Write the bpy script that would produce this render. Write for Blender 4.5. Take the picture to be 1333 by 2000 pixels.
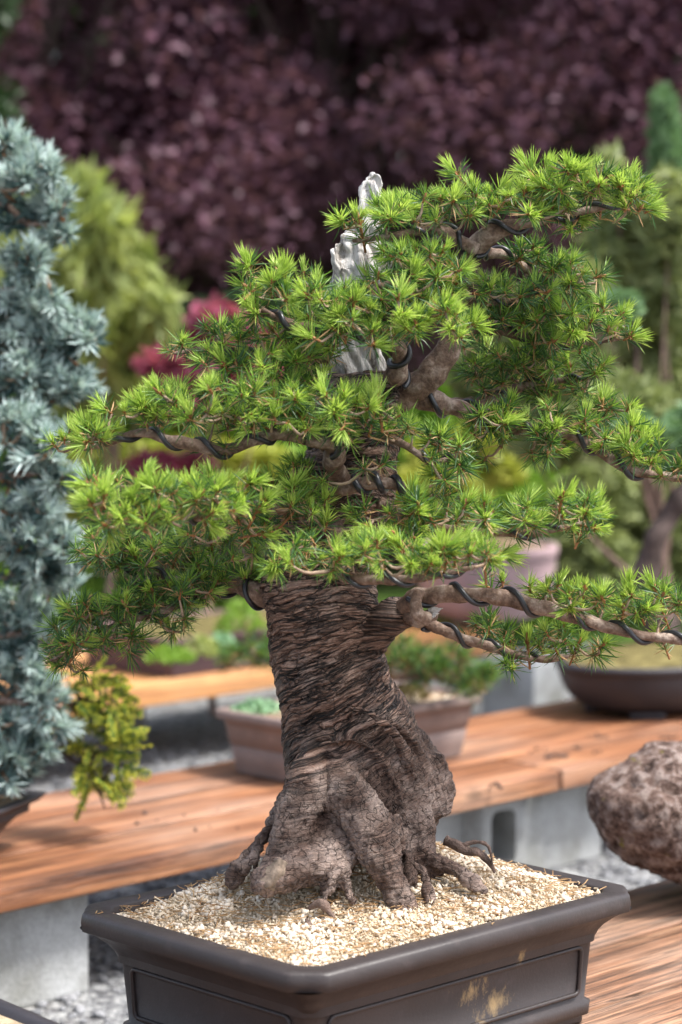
import bpy, math, random
import numpy as np
from mathutils import Vector, Matrix

SC = bpy.context.scene
for o in list(bpy.data.objects):
    bpy.data.objects.remove(o, do_unlink=True)
COL = SC.collection
rad = math.radians
rng = np.random.default_rng(11)
random.seed(11)

# ------------------------------------------------------------------ camera
ZC, PITCH, FPX = 1.145, rad(4.8), 4705.0
cam_d = bpy.data.cameras.new('camera')
cam = bpy.data.objects.new('camera', cam_d); COL.objects.link(cam)
cam.location = (0, 0, ZC)
cam.rotation_euler = (rad(90) - PITCH, 0, 0)
cam_d.sensor_fit = 'VERTICAL'; cam_d.sensor_height = 36.0; cam_d.sensor_width = 24.0
cam_d.lens = 18.0 / (1000.0 / FPX)
cam_d.clip_start = 0.05; cam_d.clip_end = 500
cam_d.dof.use_dof = True; cam_d.dof.focus_distance = 3.02; cam_d.dof.aperture_fstop = 3.6
SC.camera = cam
# ------------------------------------------------------------------ light
SUN_DIR = Vector((0.58, -0.20, 1.05)).normalized()      # towards the sun
W = bpy.data.worlds.new('World'); SC.world = W; W.use_nodes = True
nt = W.node_tree; nt.nodes.clear()
sky = nt.nodes.new('ShaderNodeTexSky'); sky.sky_type = 'NISHITA'; sky.sun_disc = False; sky.dust_density = 3.0; sky.air_density = 0.8
sky.sun_elevation = math.asin(SUN_DIR.z); sky.sun_rotation = math.atan2(SUN_DIR.x, SUN_DIR.y)
bgn = nt.nodes.new('ShaderNodeBackground'); bgn.inputs['Strength'].default_value = 0.15
won = nt.nodes.new('ShaderNodeOutputWorld')
hs = nt.nodes.new('ShaderNodeHueSaturation'); hs.inputs['Saturation'].default_value = 0.6
nt.links.new(sky.outputs[0], hs.inputs['Color']); nt.links.new(hs.outputs[0], bgn.inputs[0]); nt.links.new(bgn.outputs[0], won.inputs[0])
sd = bpy.data.lights.new('sun', 'SUN'); sd.energy = 2.6; sd.angle = rad(12); sd.color = (1.0, 0.97, 0.93)
sun = bpy.data.objects.new('sun', sd); COL.objects.link(sun)
sun.rotation_euler = (-SUN_DIR).to_track_quat('-Z', 'Y').to_euler(); sun.location = (3, 1, 6)
SC.view_settings.view_transform = 'Standard'; SC.view_settings.look = 'None'
SC.view_settings.gamma = 1.0; SC.view_settings.use_curve_mapping = False
SC.view_settings.exposure = 1.33
SC.render.engine = 'CYCLES'
SC.cycles.use_denoising = True
SC.cycles.max_bounces = 8; SC.cycles.transmission_bounces = 4; SC.cycles.transparent_max_bounces = 4

CP, SP = math.cos(PITCH), math.sin(PITCH)
def at(px, py, Y):
    """the world point on the vertical plane at distance Y that stands at pixel (px, py) of the 1333 x 2000 photograph"""
    x = (px - 666.5) / FPX; v = (py - 1000.0) / FPX
    t = Y / (CP - v * SP)
    return np.array([t * x, Y, ZC + t * (-SP - v * CP)])
def onz(px, py, z):
    x = (px - 666.5) / FPX; v = (py - 1000.0) / FPX
    t = (z - ZC) / (-SP - v * CP)
    return np.array([t * x, t * (CP - v * SP), z])

# ------------------------------------------------------------------ noise
_perm = np.random.default_rng(5).permutation(256); _perm = np.concatenate([_perm, _perm, _perm])
_grad = np.random.default_rng(6).normal(size=(256, 3)); _grad /= np.linalg.norm(_grad, axis=1)[:, None]
def pn(x, y, z=0.0):
    x, y, z = np.broadcast_arrays(np.asarray(x, float), np.asarray(y, float), np.asarray(z, float))
    xi, yi, zi = np.floor(x).astype(int), np.floor(y).astype(int), np.floor(z).astype(int)
    fx, fy, fz = x - xi, y - yi, z - zi
    u, v, w = [f * f * f * (f * (f * 6 - 15) + 10) for f in (fx, fy, fz)]
    out = 0
    for dx in (0, 1):
        for dy in (0, 1):
            for dz in (0, 1):
                g = _grad[_perm[_perm[_perm[(xi + dx) & 255] + ((yi + dy) & 255)] + ((zi + dz) & 255)]]
                d = g[..., 0] * (fx - dx) + g[..., 1] * (fy - dy) + g[..., 2] * (fz - dz)
                out = out + d * (u if dx else 1 - u) * (v if dy else 1 - v) * (w if dz else 1 - w)
    return out * 1.6
def sstep(a, b, x):
    t = np.clip((np.asarray(x, float) - a) / (b - a), 0, 1); return t * t * (3 - 2 * t)

# ------------------------------------------------------------------ materials
class NT:
    def __init__(s, name):
        s.m = bpy.data.materials.new(name); s.m.use_nodes = True
        s.t = s.m.node_tree; s.t.nodes.clear()
        s.out = s.n('OutputMaterial')
    def n(s, kind, **kw):
        nd = s.t.nodes.new('ShaderNode' + kind)
        for k, v in kw.items(): setattr(nd, k, v)
        return nd
    def l(s, a, b): s.t.links.new(a, b)
    def noise(s, vec, scale, detail=4, rough=0.55):
        n = s.n('TexNoise'); n.inputs['Scale'].default_value = scale; n.inputs['Detail'].default_value = detail
        n.inputs['Roughness'].default_value = rough
        if vec is not None: s.l(vec, n.inputs['Vector'])
        return n.outputs['Fac']
    def mapping(s, vec, scale=(1, 1, 1), rot=(0, 0, 0)):
        n = s.n('Mapping'); n.inputs['Scale'].default_value = scale; n.inputs['Rotation'].default_value = rot
        s.l(vec, n.inputs['Vector']); return n.outputs[0]
    def ramp(s, fac, stops, interp='LINEAR'):
        n = s.n('ValToRGB'); cr = n.color_ramp; cr.interpolation = interp
        while len(cr.elements) < len(stops): cr.elements.new(0.5)
        for e, (p, c) in zip(cr.elements, stops):
            e.position = p; e.color = (c, c, c, 1) if not hasattr(c, '__len__') else (*c, 1)
        s.l(fac, n.inputs[0]); return n.outputs[0]
    def mix(s, fac, a, b, blend='MIX'):
        n = s.n('MixRGB'); n.blend_type = blend
        for i, x in enumerate((fac, a, b)):
            if hasattr(x, 'links') or hasattr(x, 'is_linked'): s.l(x, n.inputs[i])
            elif hasattr(x, '__len__'): n.inputs[i].default_value = (*x, 1)
            else: n.inputs[i].default_value = x if i == 0 else (x, x, x, 1)
        return n.outputs[0]
    def math(s, op, a, b=None):
        n = s.n('Math'); n.operation = op
        for i, x in enumerate((a, b)):
            if x is None: continue
            if hasattr(x, 'is_linked'): s.l(x, n.inputs[i])
            else: n.inputs[i].default_value = x
        return n.outputs[0]
    def obj(s): return s.n('TexCoord').outputs['Object']
    def pos(s): return s.n('NewGeometry').outputs['Position']
    def island(s): return s.n('NewGeometry').outputs['Random Per Island']
    def bump(s, h, strength=0.5, dist=0.01):
        n = s.n('Bump'); n.inputs['Strength'].default_value = strength; n.inputs['Distance'].default_value = dist
        s.l(h, n.inputs['Height']); return n.outputs[0]
    def bsdf(s, color, rough=0.6, spec=0.4, normal=None, transl=None, tw=0.35):
        p = s.n('BsdfPrincipled')
        if hasattr(color, 'is_linked'): s.l(color, p.inputs['Base Color'])
        else: p.inputs['Base Color'].default_value = (*color, 1)
        if hasattr(rough, 'is_linked'): s.l(rough, p.inputs['Roughness'])
        else: p.inputs['Roughness'].default_value = rough
        p.inputs['Specular IOR Level'].default_value = spec
        if normal is not None: s.l(normal, p.inputs['Normal'])
        sh = p.outputs[0]
        if transl is not None:
            t = s.n('BsdfTranslucent')
            if hasattr(transl, 'is_linked'): s.l(transl, t.inputs[0])
            else: t.inputs[0].default_value = (*transl, 1)
            mx = s.n('MixShader'); mx.inputs[0].default_value = tw
            s.l(p.outputs[0], mx.inputs[1]); s.l(t.outputs[0], mx.inputs[2]); sh = mx.outputs[0]
        s.l(sh, s.out.inputs['Surface'])
        return s.m

def leaf_mat(name, c1, c2, tr=1.6, tw=0.35, rough=0.45, spec=0.4, nscale=9.0, isl=0.55):
    s = NT(name)
    nz = s.noise(s.pos(), nscale, 2)
    f = s.ramp(nz, [(0.33, 0.0), (0.67, 1.0)])
    f = s.mix(isl, f, s.island())
    c = s.mix(f, c1, c2)
    t = s.mix(1.0, c, (tr, tr * 1.03, tr * 0.7), 'MULTIPLY')
    return s.bsdf(c, rough, spec, transl=t, tw=tw)

def plain(name, c, rough=0.6, spec=0.4, var=0.25, scale=30, bump=0.0, dist=0.003):
    s = NT(name); v = s.noise(s.pos(), scale, 5)
    cc = s.mix(s.ramp(v, [(0.3, 0.0), (0.7, 1.0)]), [x * (1 - var) for x in c], [min(1, x * (1 + var)) for x in c])
    nrm = s.bump(s.noise(s.pos(), scale * 6, 6), bump, dist) if bump else None
    return s.bsdf(cc, rough, spec, nrm)

M = {}
M['lime'] = leaf_mat('new_needles', (0.29, 0.44, 0.07), (0.53, 0.64, 0.17), 1.25, 0.40, 0.4, 0.4, 14)
M['green'] = leaf_mat('mid_needles', (0.11, 0.21, 0.035), (0.22, 0.36, 0.055), 1.35, 0.33, 0.4, 0.4, 14)
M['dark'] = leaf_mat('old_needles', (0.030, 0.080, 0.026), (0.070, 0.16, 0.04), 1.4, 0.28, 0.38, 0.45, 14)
M['dry'] = leaf_mat('dry_needles', (0.36, 0.19, 0.08), (0.56, 0.38, 0.20), 1.2, 0.2, 0.5, 0.3, 14)
M['bud'] = plain('bud_scale', (0.30, 0.13, 0.05), 0.6)
M['twig'] = plain('twig_bark', (0.33, 0.235, 0.165), 0.75, 0.3, 0.45, 60, 0.6, 0.002)
M['wire'] = plain('black_wire', (0.018, 0.018, 0.022), 0.33, 0.6, 0.3, 80)
M['blue'] = leaf_mat('blue_needles', (0.33, 0.45, 0.43), (0.70, 0.81, 0.78), 1.0, 0.2, 0.45, 0.4, 9)
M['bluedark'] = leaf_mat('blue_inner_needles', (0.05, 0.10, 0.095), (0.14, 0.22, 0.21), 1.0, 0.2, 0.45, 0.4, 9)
M['gold'] = leaf_mat('gold_spray', (0.56, 0.56, 0.05), (0.82, 0.74, 0.10), 1.2, 0.35, 0.5, 0.3, 9)
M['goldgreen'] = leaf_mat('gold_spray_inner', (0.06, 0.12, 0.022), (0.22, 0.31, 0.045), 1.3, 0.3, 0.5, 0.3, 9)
M['purple'] = leaf_mat('purple_leaves', (0.060, 0.021, 0.036), (0.225, 0.11, 0.155), 1.4, 0.3, 0.5, 0.35, 2.6, 0.3)
M['crimson'] = leaf_mat('crimson_leaves', (0.24, 0.045, 0.085), (0.42, 0.12, 0.19), 1.3, 0.4, 0.45, 0.4, 4.0)
M['weep'] = leaf_mat('yellow_green_leaves', (0.16, 0.21, 0.06), (0.40, 0.44, 0.14), 1.3, 0.35, 0.5, 0.35, 4.0)
M['fresh'] = leaf_mat('fresh_green_leaves', (0.12, 0.24, 0.03), (0.26, 0.40, 0.05), 1.3, 0.35, 0.5, 0.35, 4.0)
M['yellow'] = leaf_mat('yellow_leaves', (0.26, 0.32, 0.05), (0.48, 0.48, 0.09), 1.2, 0.35, 0.5, 0.35, 4.0)
M['olive'] = leaf_mat('olive_pine_needles', (0.14, 0.18, 0.07), (0.33, 0.37, 0.15), 1.2, 0.3, 0.5, 0.35, 2.5)
M['spire'] = leaf_mat('grey_green_needles', (0.10, 0.19, 0.09), (0.20, 0.32, 0.15), 1.2, 0.3, 0.5, 0.35, 3)
M['hedge'] = leaf_mat('dark_hedge_leaves', (0.012, 0.03, 0.012), (0.035, 0.07, 0.022), 1.3, 0.25, 0.45, 0.4, 1.0)
M['sedum'] = leaf_mat('pale_sedum', (0.20, 0.36, 0.22), (0.34, 0.52, 0.30), 1.1, 0.2, 0.5, 0.3, 20)
M['moss'] = plain('moss', (0.15, 0.125, 0.05), 0.9, 0.1, 0.6, 40, 0.8, 0.006)
M['bgbark'] = plain('dark_bark', (0.085, 0.062, 0.055), 0.85, 0.2, 0.5, 30, 0.8, 0.01)
M['palebark'] = plain('pale_brown_bark', (0.22, 0.15, 0.12), 0.85, 0.2, 0.4, 20, 0.8, 0.01)

def bark_mat():
    s = NT('old_bark')
    a = s.n('Attribute'); a.attribute_name = 'bark'; v = a.outputs['Vector']
    sep = s.n('SeparateXYZ'); s.l(v, sep.inputs[0]); low = sep.outputs['Z']
    comb = s.n('CombineXYZ'); s.l(sep.outputs['X'], comb.inputs[0]); s.l(sep.outputs['Y'], comb.inputs[1])
    st1 = s.noise(s.mapping(comb.outputs[0], (0.070, 0.0095, 1)), 1.0, 6, 0.66)
    st2 = s.noise(s.mapping(comb.outputs[0], (0.24, 0.034, 1)), 1.0, 6, 0.68)
    blot = s.noise(s.pos(), 16, 5, 0.6)
    fine = s.noise(s.pos(), 260, 5, 0.65)
    vor = s.n('TexVoronoi'); vor.feature = 'DISTANCE_TO_EDGE'; vor.inputs['Scale'].default_value = 75
    wob = s.n('TexNoise'); wob.inputs['Scale'].default_value = 45; s.l(s.pos(), wob.inputs['Vector'])
    addv = s.n('VectorMath'); addv.operation = 'MULTIPLY_ADD'
    s.l(wob.outputs['Color'], addv.inputs[0]); addv.inputs[1].default_value = (0.03, 0.03, 0.03); s.l(s.pos(), addv.inputs[2])
    s.l(addv.outputs[0], vor.inputs['Vector'])
    crack = s.ramp(vor.outputs['Distance'], [(0.0, 0.08), (0.045, 1.0)])
    base = s.ramp(st1, [(0.36, (0.018, 0.010, 0.007)), (0.45, (0.090, 0.050, 0.034)), (0.55, (0.19, 0.118, 0.086)), (0.68, (0.46, 0.35, 0.28))])
    base = s.mix(0.6, base, s.ramp(st2, [(0.40, (0.010, 0.006, 0.005)), (0.48, (0.11, 0.066, 0.047)), (0.63, (0.42, 0.32, 0.26))]))
    base = s.mix(s.ramp(blot, [(0.50, 0.0), (0.74, 0.45)]), base, (0.34, 0.30, 0.275))
    fis = s.math('ABSOLUTE', s.math('SUBTRACT', s.noise(s.mapping(comb.outputs[0], (0.05, 0.0042, 1)), 1.0, 4, 0.55), 0.5))
    base = s.mix(1.0, base, s.ramp(fis, [(0.0, 0.05), (0.012, 0.15), (0.03, 1.0)]), 'MULTIPLY')
    wb = s.n('TexNoise'); wb.inputs['Scale'].default_value = 1.0; wb.inputs['Detail'].default_value = 4
    s.l(s.mapping(comb.outputs[0], (0.035, 0.022, 1)), wb.inputs['Vector'])
    pl = s.n('VectorMath'); pl.operation = 'MULTIPLY_ADD'; s.l(wb.outputs['Color'], pl.inputs[0]); pl.inputs[1].default_value = (2.2, 2.2, 0)
    s.l(s.mapping(comb.outputs[0], (0.060, 0.0070, 0)), pl.inputs[2])
    pv = s.n('TexVoronoi'); pv.feature = 'DISTANCE_TO_EDGE'; pv.inputs['Scale'].default_value = 1.0; s.l(pl.outputs[0], pv.inputs['Vector'])
    pc = s.n('TexVoronoi'); pc.inputs['Scale'].default_value = 1.0; s.l(pl.outputs[0], pc.inputs['Vector'])
    pcs = s.n('SeparateColor'); s.l(pc.outputs['Color'], pcs.inputs[0])
    gapm = s.ramp(pv.outputs['Distance'], [(0.015, 0.06), (0.09, 1.0)])
    base = s.mix(s.ramp(s.noise(s.pos(), 22, 3), [(0.36, 0.3), (0.6, 0.95)]), base, s.mix(1.0, base, gapm, 'MULTIPLY'))
    base = s.mix(1.0, base, s.ramp(pcs.outputs[0], [(0.0, 0.78), (1.0, 1.4)]), 'MULTIPLY')
    lowc = s.mix(s.ramp(blot, [(0.44, 0.0), (0.66, 1.0)]), (0.085, 0.055, 0.043), (0.44, 0.365, 0.32))
    lowc = s.mix(1.0, lowc, s.mix(0.6, (1, 1, 1), crack), 'MULTIPLY')
    base = s.mix(1.0, base, (1.22, 1.12, 1.08), 'MULTIPLY')
    lowc = s.mix(1.0, lowc, (1.25, 1.16, 1.11), 'MULTIPLY')
    lowm = s.math('MULTIPLY', low, 0.68)
    col = s.mix(lowm, base, lowc)
    col = s.mix(0.5, col, s.mix(1.0, col, s.ramp(fine, [(0.3, 0.45), (0.7, 1.5)]), 'MULTIPLY'))
    h = s.math('ADD', s.math('MULTIPLY', st1, 1.0), s.math('MULTIPLY', st2, 0.7))
    h = s.math('ADD', h, s.math('MULTIPLY', fine, 0.35))
    h = s.math('ADD', h, s.math('MULTIPLY', s.ramp(pv.outputs['Distance'], [(0.0, 0.0), (0.12, 1.0)]), s.math('SUBTRACT', 1.1, low)))
    h = s.math('ADD', h, s.math('MULTIPLY', crack, s.math('MULTIPLY', low, 0.6)))
    return s.bsdf(col, 0.62, 0.4, s.bump(h, 1.0, 0.008))
M['bark'] = bark_mat()

def branch_mat():
    s = NT('branch_bark'); p = s.pos()
    a = s.noise(p, 45, 5, 0.6); b = s.noise(p, 180, 5, 0.6)
    c = s.ramp(a, [(0.32, (0.075, 0.043, 0.030)), (0.5, (0.18, 0.115, 0.082)), (0.68, (0.34, 0.265, 0.215))])
    c = s.mix(0.5, c, s.mix(1.0, c, s.ramp(b, [(0.3, 0.5), (0.7, 1.4)]), 'MULTIPLY'))
    return s.bsdf(c, 0.7, 0.35, s.bump(s.math('ADD', a, s.math('MULTIPLY', b, 0.5)), 0.7, 0.004))
M['branch'] = branch_mat()
M['rootbark'] = plain('root_bark', (0.16, 0.11, 0.088), 0.8, 0.3, 0.6, 55, 1.0, 0.004)
def deadwood_mat():
    s = NT('bleached_deadwood'); p = s.mapping(s.pos(), (1, 1, 0.16), (0.25, 0.3, 0))
    a = s.noise(p, 95, 6, 0.7)
    c = s.ramp(a, [(0.34, (0.16, 0.135, 0.115)), (0.45, (0.45, 0.42, 0.39)), (0.58, (0.62, 0.595, 0.57))])
    return s.bsdf(c, 0.7, 0.3, s.bump(a, 0.8, 0.008))
M['dead'] = deadwood_mat()
M['cutwood'] = plain('cut_wood', (0.27, 0.205, 0.15), 0.75, 0.3, 0.6, 90, 0.7, 0.003)

def wood_mat(name, c_d, c_m, c_l, weather, grain=0.6):
    s = NT(name)
    o = s.obj(); rnd = s.n('ObjectInfo').outputs['Random']
    comb = s.n('CombineXYZ'); s.l(s.math('MULTIPLY', rnd, 37.0), comb.inputs[2])
    ad = s.n('VectorMath'); ad.operation = 'ADD'; s.l(o, ad.inputs[0]); s.l(comb.outputs[0], ad.inputs[1])
    wv = s.noise(s.mapping(ad.outputs[0], (1.0, 17, 17)), 1.9, 7, 0.68)
    gr = s.noise(s.mapping(ad.outputs[0], (2.5, 120, 120)), 1.5, 5, 0.6)
    bl = s.noise(s.mapping(ad.outputs[0], (1.5, 4, 4)), 1.5, 4)
    c = s.ramp(wv, [(0.34, c_d), (0.5, c_m), (0.64, c_l)])
    c = s.mix(grain, c, s.mix(1.0, c, s.ramp(gr, [(0.34, 0.3), (0.62, 1.35)]), 'MULTIPLY'))
    c = s.mix(s.ramp(bl, [(0.45, 0.0), (0.75, weather)]), c, (0.36, 0.27, 0.21))
    c = s.mix(0.35, c, s.mix(1.0, c, s.ramp(bl, [(0.3, 0.55), (0.6, 1.25)]), 'MULTIPLY'))
    fs = s.math('ABSOLUTE', s.math('SUBTRACT', s.noise(s.mapping(ad.outputs[0], (1.6, 62, 62)), 1.0, 4, 0.6), 0.5))
    c = s.mix(min(1.0, grain), c, s.mix(1.0, c, s.ramp(fs, [(0.0, 0.22), (0.022, 1.0)]), 'MULTIPLY'))
    kn = s.n('TexVoronoi'); kn.inputs['Scale'].default_value = 1.0; s.l(s.mapping(ad.outputs[0], (3.2, 7, 7)), kn.inputs['Vector'])
    c = s.mix(1.0, c, s.ramp(kn.outputs['Distance'], [(0.05, 0.18), (0.13, 1.0)]), 'MULTIPLY')
    h = s.math('ADD', wv, s.math('MULTIPLY', gr, 0.6))
    h = s.math('ADD', h, s.math('MULTIPLY', s.ramp(fs, [(0.0, 0.0), (0.03, 1.0)]), 0.5))
    return s.bsdf(c, s.ramp(gr, [(0.3, 0.45), (0.7, 0.68)]), 0.4, s.bump(h, 0.6, 0.004))
M['wood'] = wood_mat('cedar_boards', (0.085, 0.032, 0.016), (0.28, 0.110, 0.046), (0.43, 0.205, 0.098), 0.5)
M['wood_old'] = wood_mat('weathered_boards', (0.075, 0.036, 0.020), (0.26, 0.125, 0.066), (0.44, 0.25, 0.15), 0.6, 0.95)
M['wood_far'] = wood_mat('golden_boards', (0.40, 0.17, 0.06), (0.58, 0.27, 0.095), (0.66, 0.35, 0.14), 0.2)

def concrete_mat():
    s = NT('concrete'); p = s.pos()
    a = s.noise(p, 7, 5); b = s.noise(p, 150, 4)
    c = s.ramp(a, [(0.3, (0.20, 0.20, 0.175)), (0.5, (0.34, 0.345, 0.335)), (0.7, (0.46, 0.47, 0.47))])
    c = s.mix(0.4, c, s.mix(1.0, c, s.ramp(b, [(0.3, 0.6), (0.7, 1.3)]), 'MULTIPLY'))
    return s.bsdf(c, 0.9, 0.2, s.bump(b, 0.5, 0.004))
M['concrete'] = concrete_mat()
def ground_mat():
    s = NT('grey_gravel'); p = s.pos()
    v = s.n('TexVoronoi'); v.inputs['Scale'].default_value = 70; s.l(p, v.inputs['Vector'])
    sepc = s.n('SeparateColor'); s.l(v.outputs['Color'], sepc.inputs[0])
    c = s.ramp(sepc.outputs[0], [(0.0, (0.09, 0.09, 0.095)), (0.5, (0.18, 0.185, 0.19)), (1.0, (0.33, 0.335, 0.33))])
    l = s.noise(p, 1.3, 4)
    c = s.mix(s.ramp(l, [(0.5, 0.0), (0.75, 0.5)]), c, (0.30, 0.25, 0.19))
    return s.bsdf(c, 0.9, 0.2, s.bump(s.math('SUBTRACT', 1.0, v.outputs['Distance']), 0.8, 0.01))
M['gravel'] = ground_mat()
M['pebble'] = leaf_mat('pebbles', (0.08, 0.082, 0.088), (0.33, 0.335, 0.345), 0.0, 0.0, 0.8, 0.3, 5)
M['lawn'] = plain('lawn', (0.10, 0.17, 0.035), 0.9, 0.1, 0.5, 6, 0.6, 0.02)

def pot_mat(name, c, rough, stain=None, speck=0.15):
    s = NT(name); o = s.obj()
    a = s.noise(o, 9, 5); b = s.noise(o, 220, 4); d = s.noise(o, 38, 5, 0.7)
    cc = s.mix(s.ramp(a, [(0.3, 0.0), (0.7, 1.0)]), [x * 0.78 for x in c], [x * 1.25 for x in c])
    cc = s.mix(s.ramp(d, [(0.57, 0.0), (0.80, 0.5)]), cc, [min(1, x * 2.6) for x in c])
    if stain:
        for (sx, sy, sz, rx, rz, k) in stain:
            mp = s.n('Mapping'); mp.inputs['Location'].default_value = (-sx / rx, -sy / 0.05, -sz / rz)
            mp.inputs['Scale'].default_value = (1 / rx, 1 / 0.05, 1 / rz); s.l(o, mp.inputs[0])
            ln = s.n('VectorMath'); ln.operation = 'LENGTH'; s.l(mp.outputs[0], ln.inputs[0])
            f = s.math('SUBTRACT', s.ramp(ln.outputs['Value'], [(0.2, 1.0), (1.0, 0.0)]), s.math('MULTIPLY', s.ramp(s.noise(s.mapping(o, (60, 60, 32), (0, 0.5, 0)), 1.0, 6, 0.75), [(0.38, 1.0), (0.62, 0.0)]), 0.95))
            f = s.math('MULTIPLY', s.math('MAXIMUM', f, 0.0), k)
            cc = s.mix(f, cc, (0.42, 0.29, 0.13))
    r = s.ramp(d, [(0.3, rough - 0.07), (0.7, rough + 0.13)])
    return s.bsdf(cc, r, 0.42, s.bump(b, 0.18, 0.002))
M['pot'] = pot_mat('brown_stoneware', (0.036, 0.029, 0.028), 0.46,
                   [(0.02, -0.16, 0.085, 0.05, 0.032, 0.85), (0.062, -0.16, 0.062, 0.055, 0.035, 0.65), (0.10, -0.16, 0.115, 0.012, 0.022, 1.0)])
M['pot_tan'] = pot_mat('tan_stoneware', (0.185, 0.135, 0.118), 0.6)
M['pot_dark'] = pot_mat('dark_stoneware', (0.030, 0.027, 0.031), 0.5)
M['pot_mauve'] = pot_mat('mauve_glaze', (0.36, 0.25, 0.26), 0.45)
M['tray'] = pot_mat('brown_tray', (0.085, 0.045, 0.046), 0.6)
M['soil'] = plain('soil_bed', (0.50, 0.39, 0.26), 0.95, 0.1, 0.45, 45, 1.0, 0.006)
M['soil_dark'] = plain('mixed_soil', (0.22, 0.16, 0.10), 0.95, 0.1, 0.6, 60, 1.0, 0.006)
M['pumice'] = leaf_mat('pumice_grains', (0.48, 0.37, 0.25), (0.86, 0.78, 0.66), 0.0, 0.0, 0.9, 0.15, 25)
M['tan'] = leaf_mat('tan_grains', (0.45, 0.36, 0.25), (0.74, 0.62, 0.46), 0.0, 0.0, 0.9, 0.15, 25)
M['rust'] = leaf_mat('rust_grains', (0.16, 0.08, 0.045), (0.40, 0.20, 0.10), 0.0, 0.0, 0.9, 0.15, 25)
def rock_mat():
    s = NT('lava_rock'); p = s.obj()
    a = s.noise(p, 11, 6, 0.65); b = s.noise(p, 55, 6, 0.72); d = s.noise(p, 24, 4)
    c = s.ramp(b, [(0.38, (0.022, 0.014, 0.011)), (0.48, (0.16, 0.105, 0.085)), (0.63, (0.44, 0.365, 0.325))])
    c = s.mix(s.ramp(a, [(0.35, 0.0), (0.65, 0.75)]), c, (0.15, 0.095, 0.075))
    c = s.mix(s.ramp(d, [(0.66, 0.0), (0.72, 0.8)]), c, (0.22, 0.19, 0.03))
    return s.bsdf(c, 0.9, 0.2, s.bump(b, 1.0, 0.012))
M['rock'] = rock_mat()

# ------------------------------------------------------------------ mesh helpers
def link(name, me, mats, parent=None, smooth=True):
    if not isinstance(mats, (list, tuple)): mats = [mats]
    if not me.materials:
        for m in mats: me.materials.append(m)
    if smooth and len(me.polygons): me.polygons.foreach_set('use_smooth', np.ones(len(me.polygons), bool))
    o = bpy.data.objects.new(name, me); COL.objects.link(o)
    if parent is not None:
        o.parent = parent
        o.matrix_parent_inverse = Matrix.LocRotScale(parent.location, parent.rotation_euler, parent.scale).inverted() if parent.parent is None else Matrix.Identity(4)
    return o
class MB:
    """collects vertices and polygons (any size) with material slots"""
    def __init__(s): s.v = []; s.q = {3: [], 4: []}; s.mi = {3: [], 4: []}; s.n = 0
    def add(s, v, f, mi=0):
        v = np.asarray(v, float); f = np.asarray(f, int)
        if f.ndim == 1: f = f[None]
        k = f.shape[1]
        s.v.append(v); s.q[k].append(f + s.n); s.mi[k].append(np.full(len(f), mi) if np.isscalar(mi) else np.asarray(mi)); s.n += len(v)
    def more(s, f, base, mi=0):
        f = np.asarray(f, int); k = f.shape[1]; s.q[k].append(f + base); s.mi[k].append(np.full(len(f), mi))
    def mesh(s, name):
        me = bpy.data.meshes.new(name)
        V = np.concatenate(s.v) if s.v else np.zeros((0, 3))
        loops, starts, mis, c = [], [], [], 0
        for k in (3, 4):
            if not s.q[k]: continue
            F = np.concatenate(s.q[k]); loops.append(F.ravel()); starts.append(c + np.arange(len(F)) * k); mis.append(np.concatenate(s.mi[k])); c += F.size
        loops = np.concatenate(loops); starts = np.concatenate(starts); mis = np.concatenate(mis)
        me.vertices.add(len(V)); me.vertices.foreach_set('co', V.ravel().astype(np.float32))
        me.loops.add(len(loops)); me.loops.foreach_set('vertex_index', loops.astype(np.int32))
        me.polygons.add(len(starts)); me.polygons.foreach_set('loop_start', starts.astype(np.int32))
        me.polygons.foreach_set('material_index', mis.astype(np.int32))
        me.update(calc_edges=True); me.validate()
        return me
    def build(s, name, mats, parent=None, smooth=True): return link(name, s.mesh(name), mats, parent, smooth)
def spline(pts, n):
    """Catmull-Rom through rows of pts (any columns), n samples"""
    P = np.asarray(pts, float)
    if len(P) == 2: t = np.linspace(0, 1, n)[:, None]; return P[0] * (1 - t) + P[1] * t
    Q = np.vstack([2 * P[0] - P[1], P, 2 * P[-1] - P[-2]])
    t = np.linspace(0, len(P) - 1 - 1e-9, n); i = t.astype(int); u = (t - i)[:, None]
    a, b, c, d = Q[i], Q[i + 1], Q[i + 2], Q[i + 3]
    return 0.5 * (2 * b + (c - a) * u + (2 * a - 5 * b + 4 * c - d) * u ** 2 + (3 * b - a - 3 * c + d) * u ** 3)
def frames(C):
    T = np.gradient(C, axis=0); T /= np.linalg.norm(T, axis=1)[:, None] + 1e-12
    n = np.cross(T[0], [0.3, 1, 0.2]); n /= np.linalg.norm(n); N = [n]
    for i in range(1, len(C)):
        n = N[-1] - T[i] * N[-1].dot(T[i]); n /= np.linalg.norm(n) + 1e-12; N.append(n)
    N = np.array(N); return T, N, np.cross(T, N)
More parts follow.
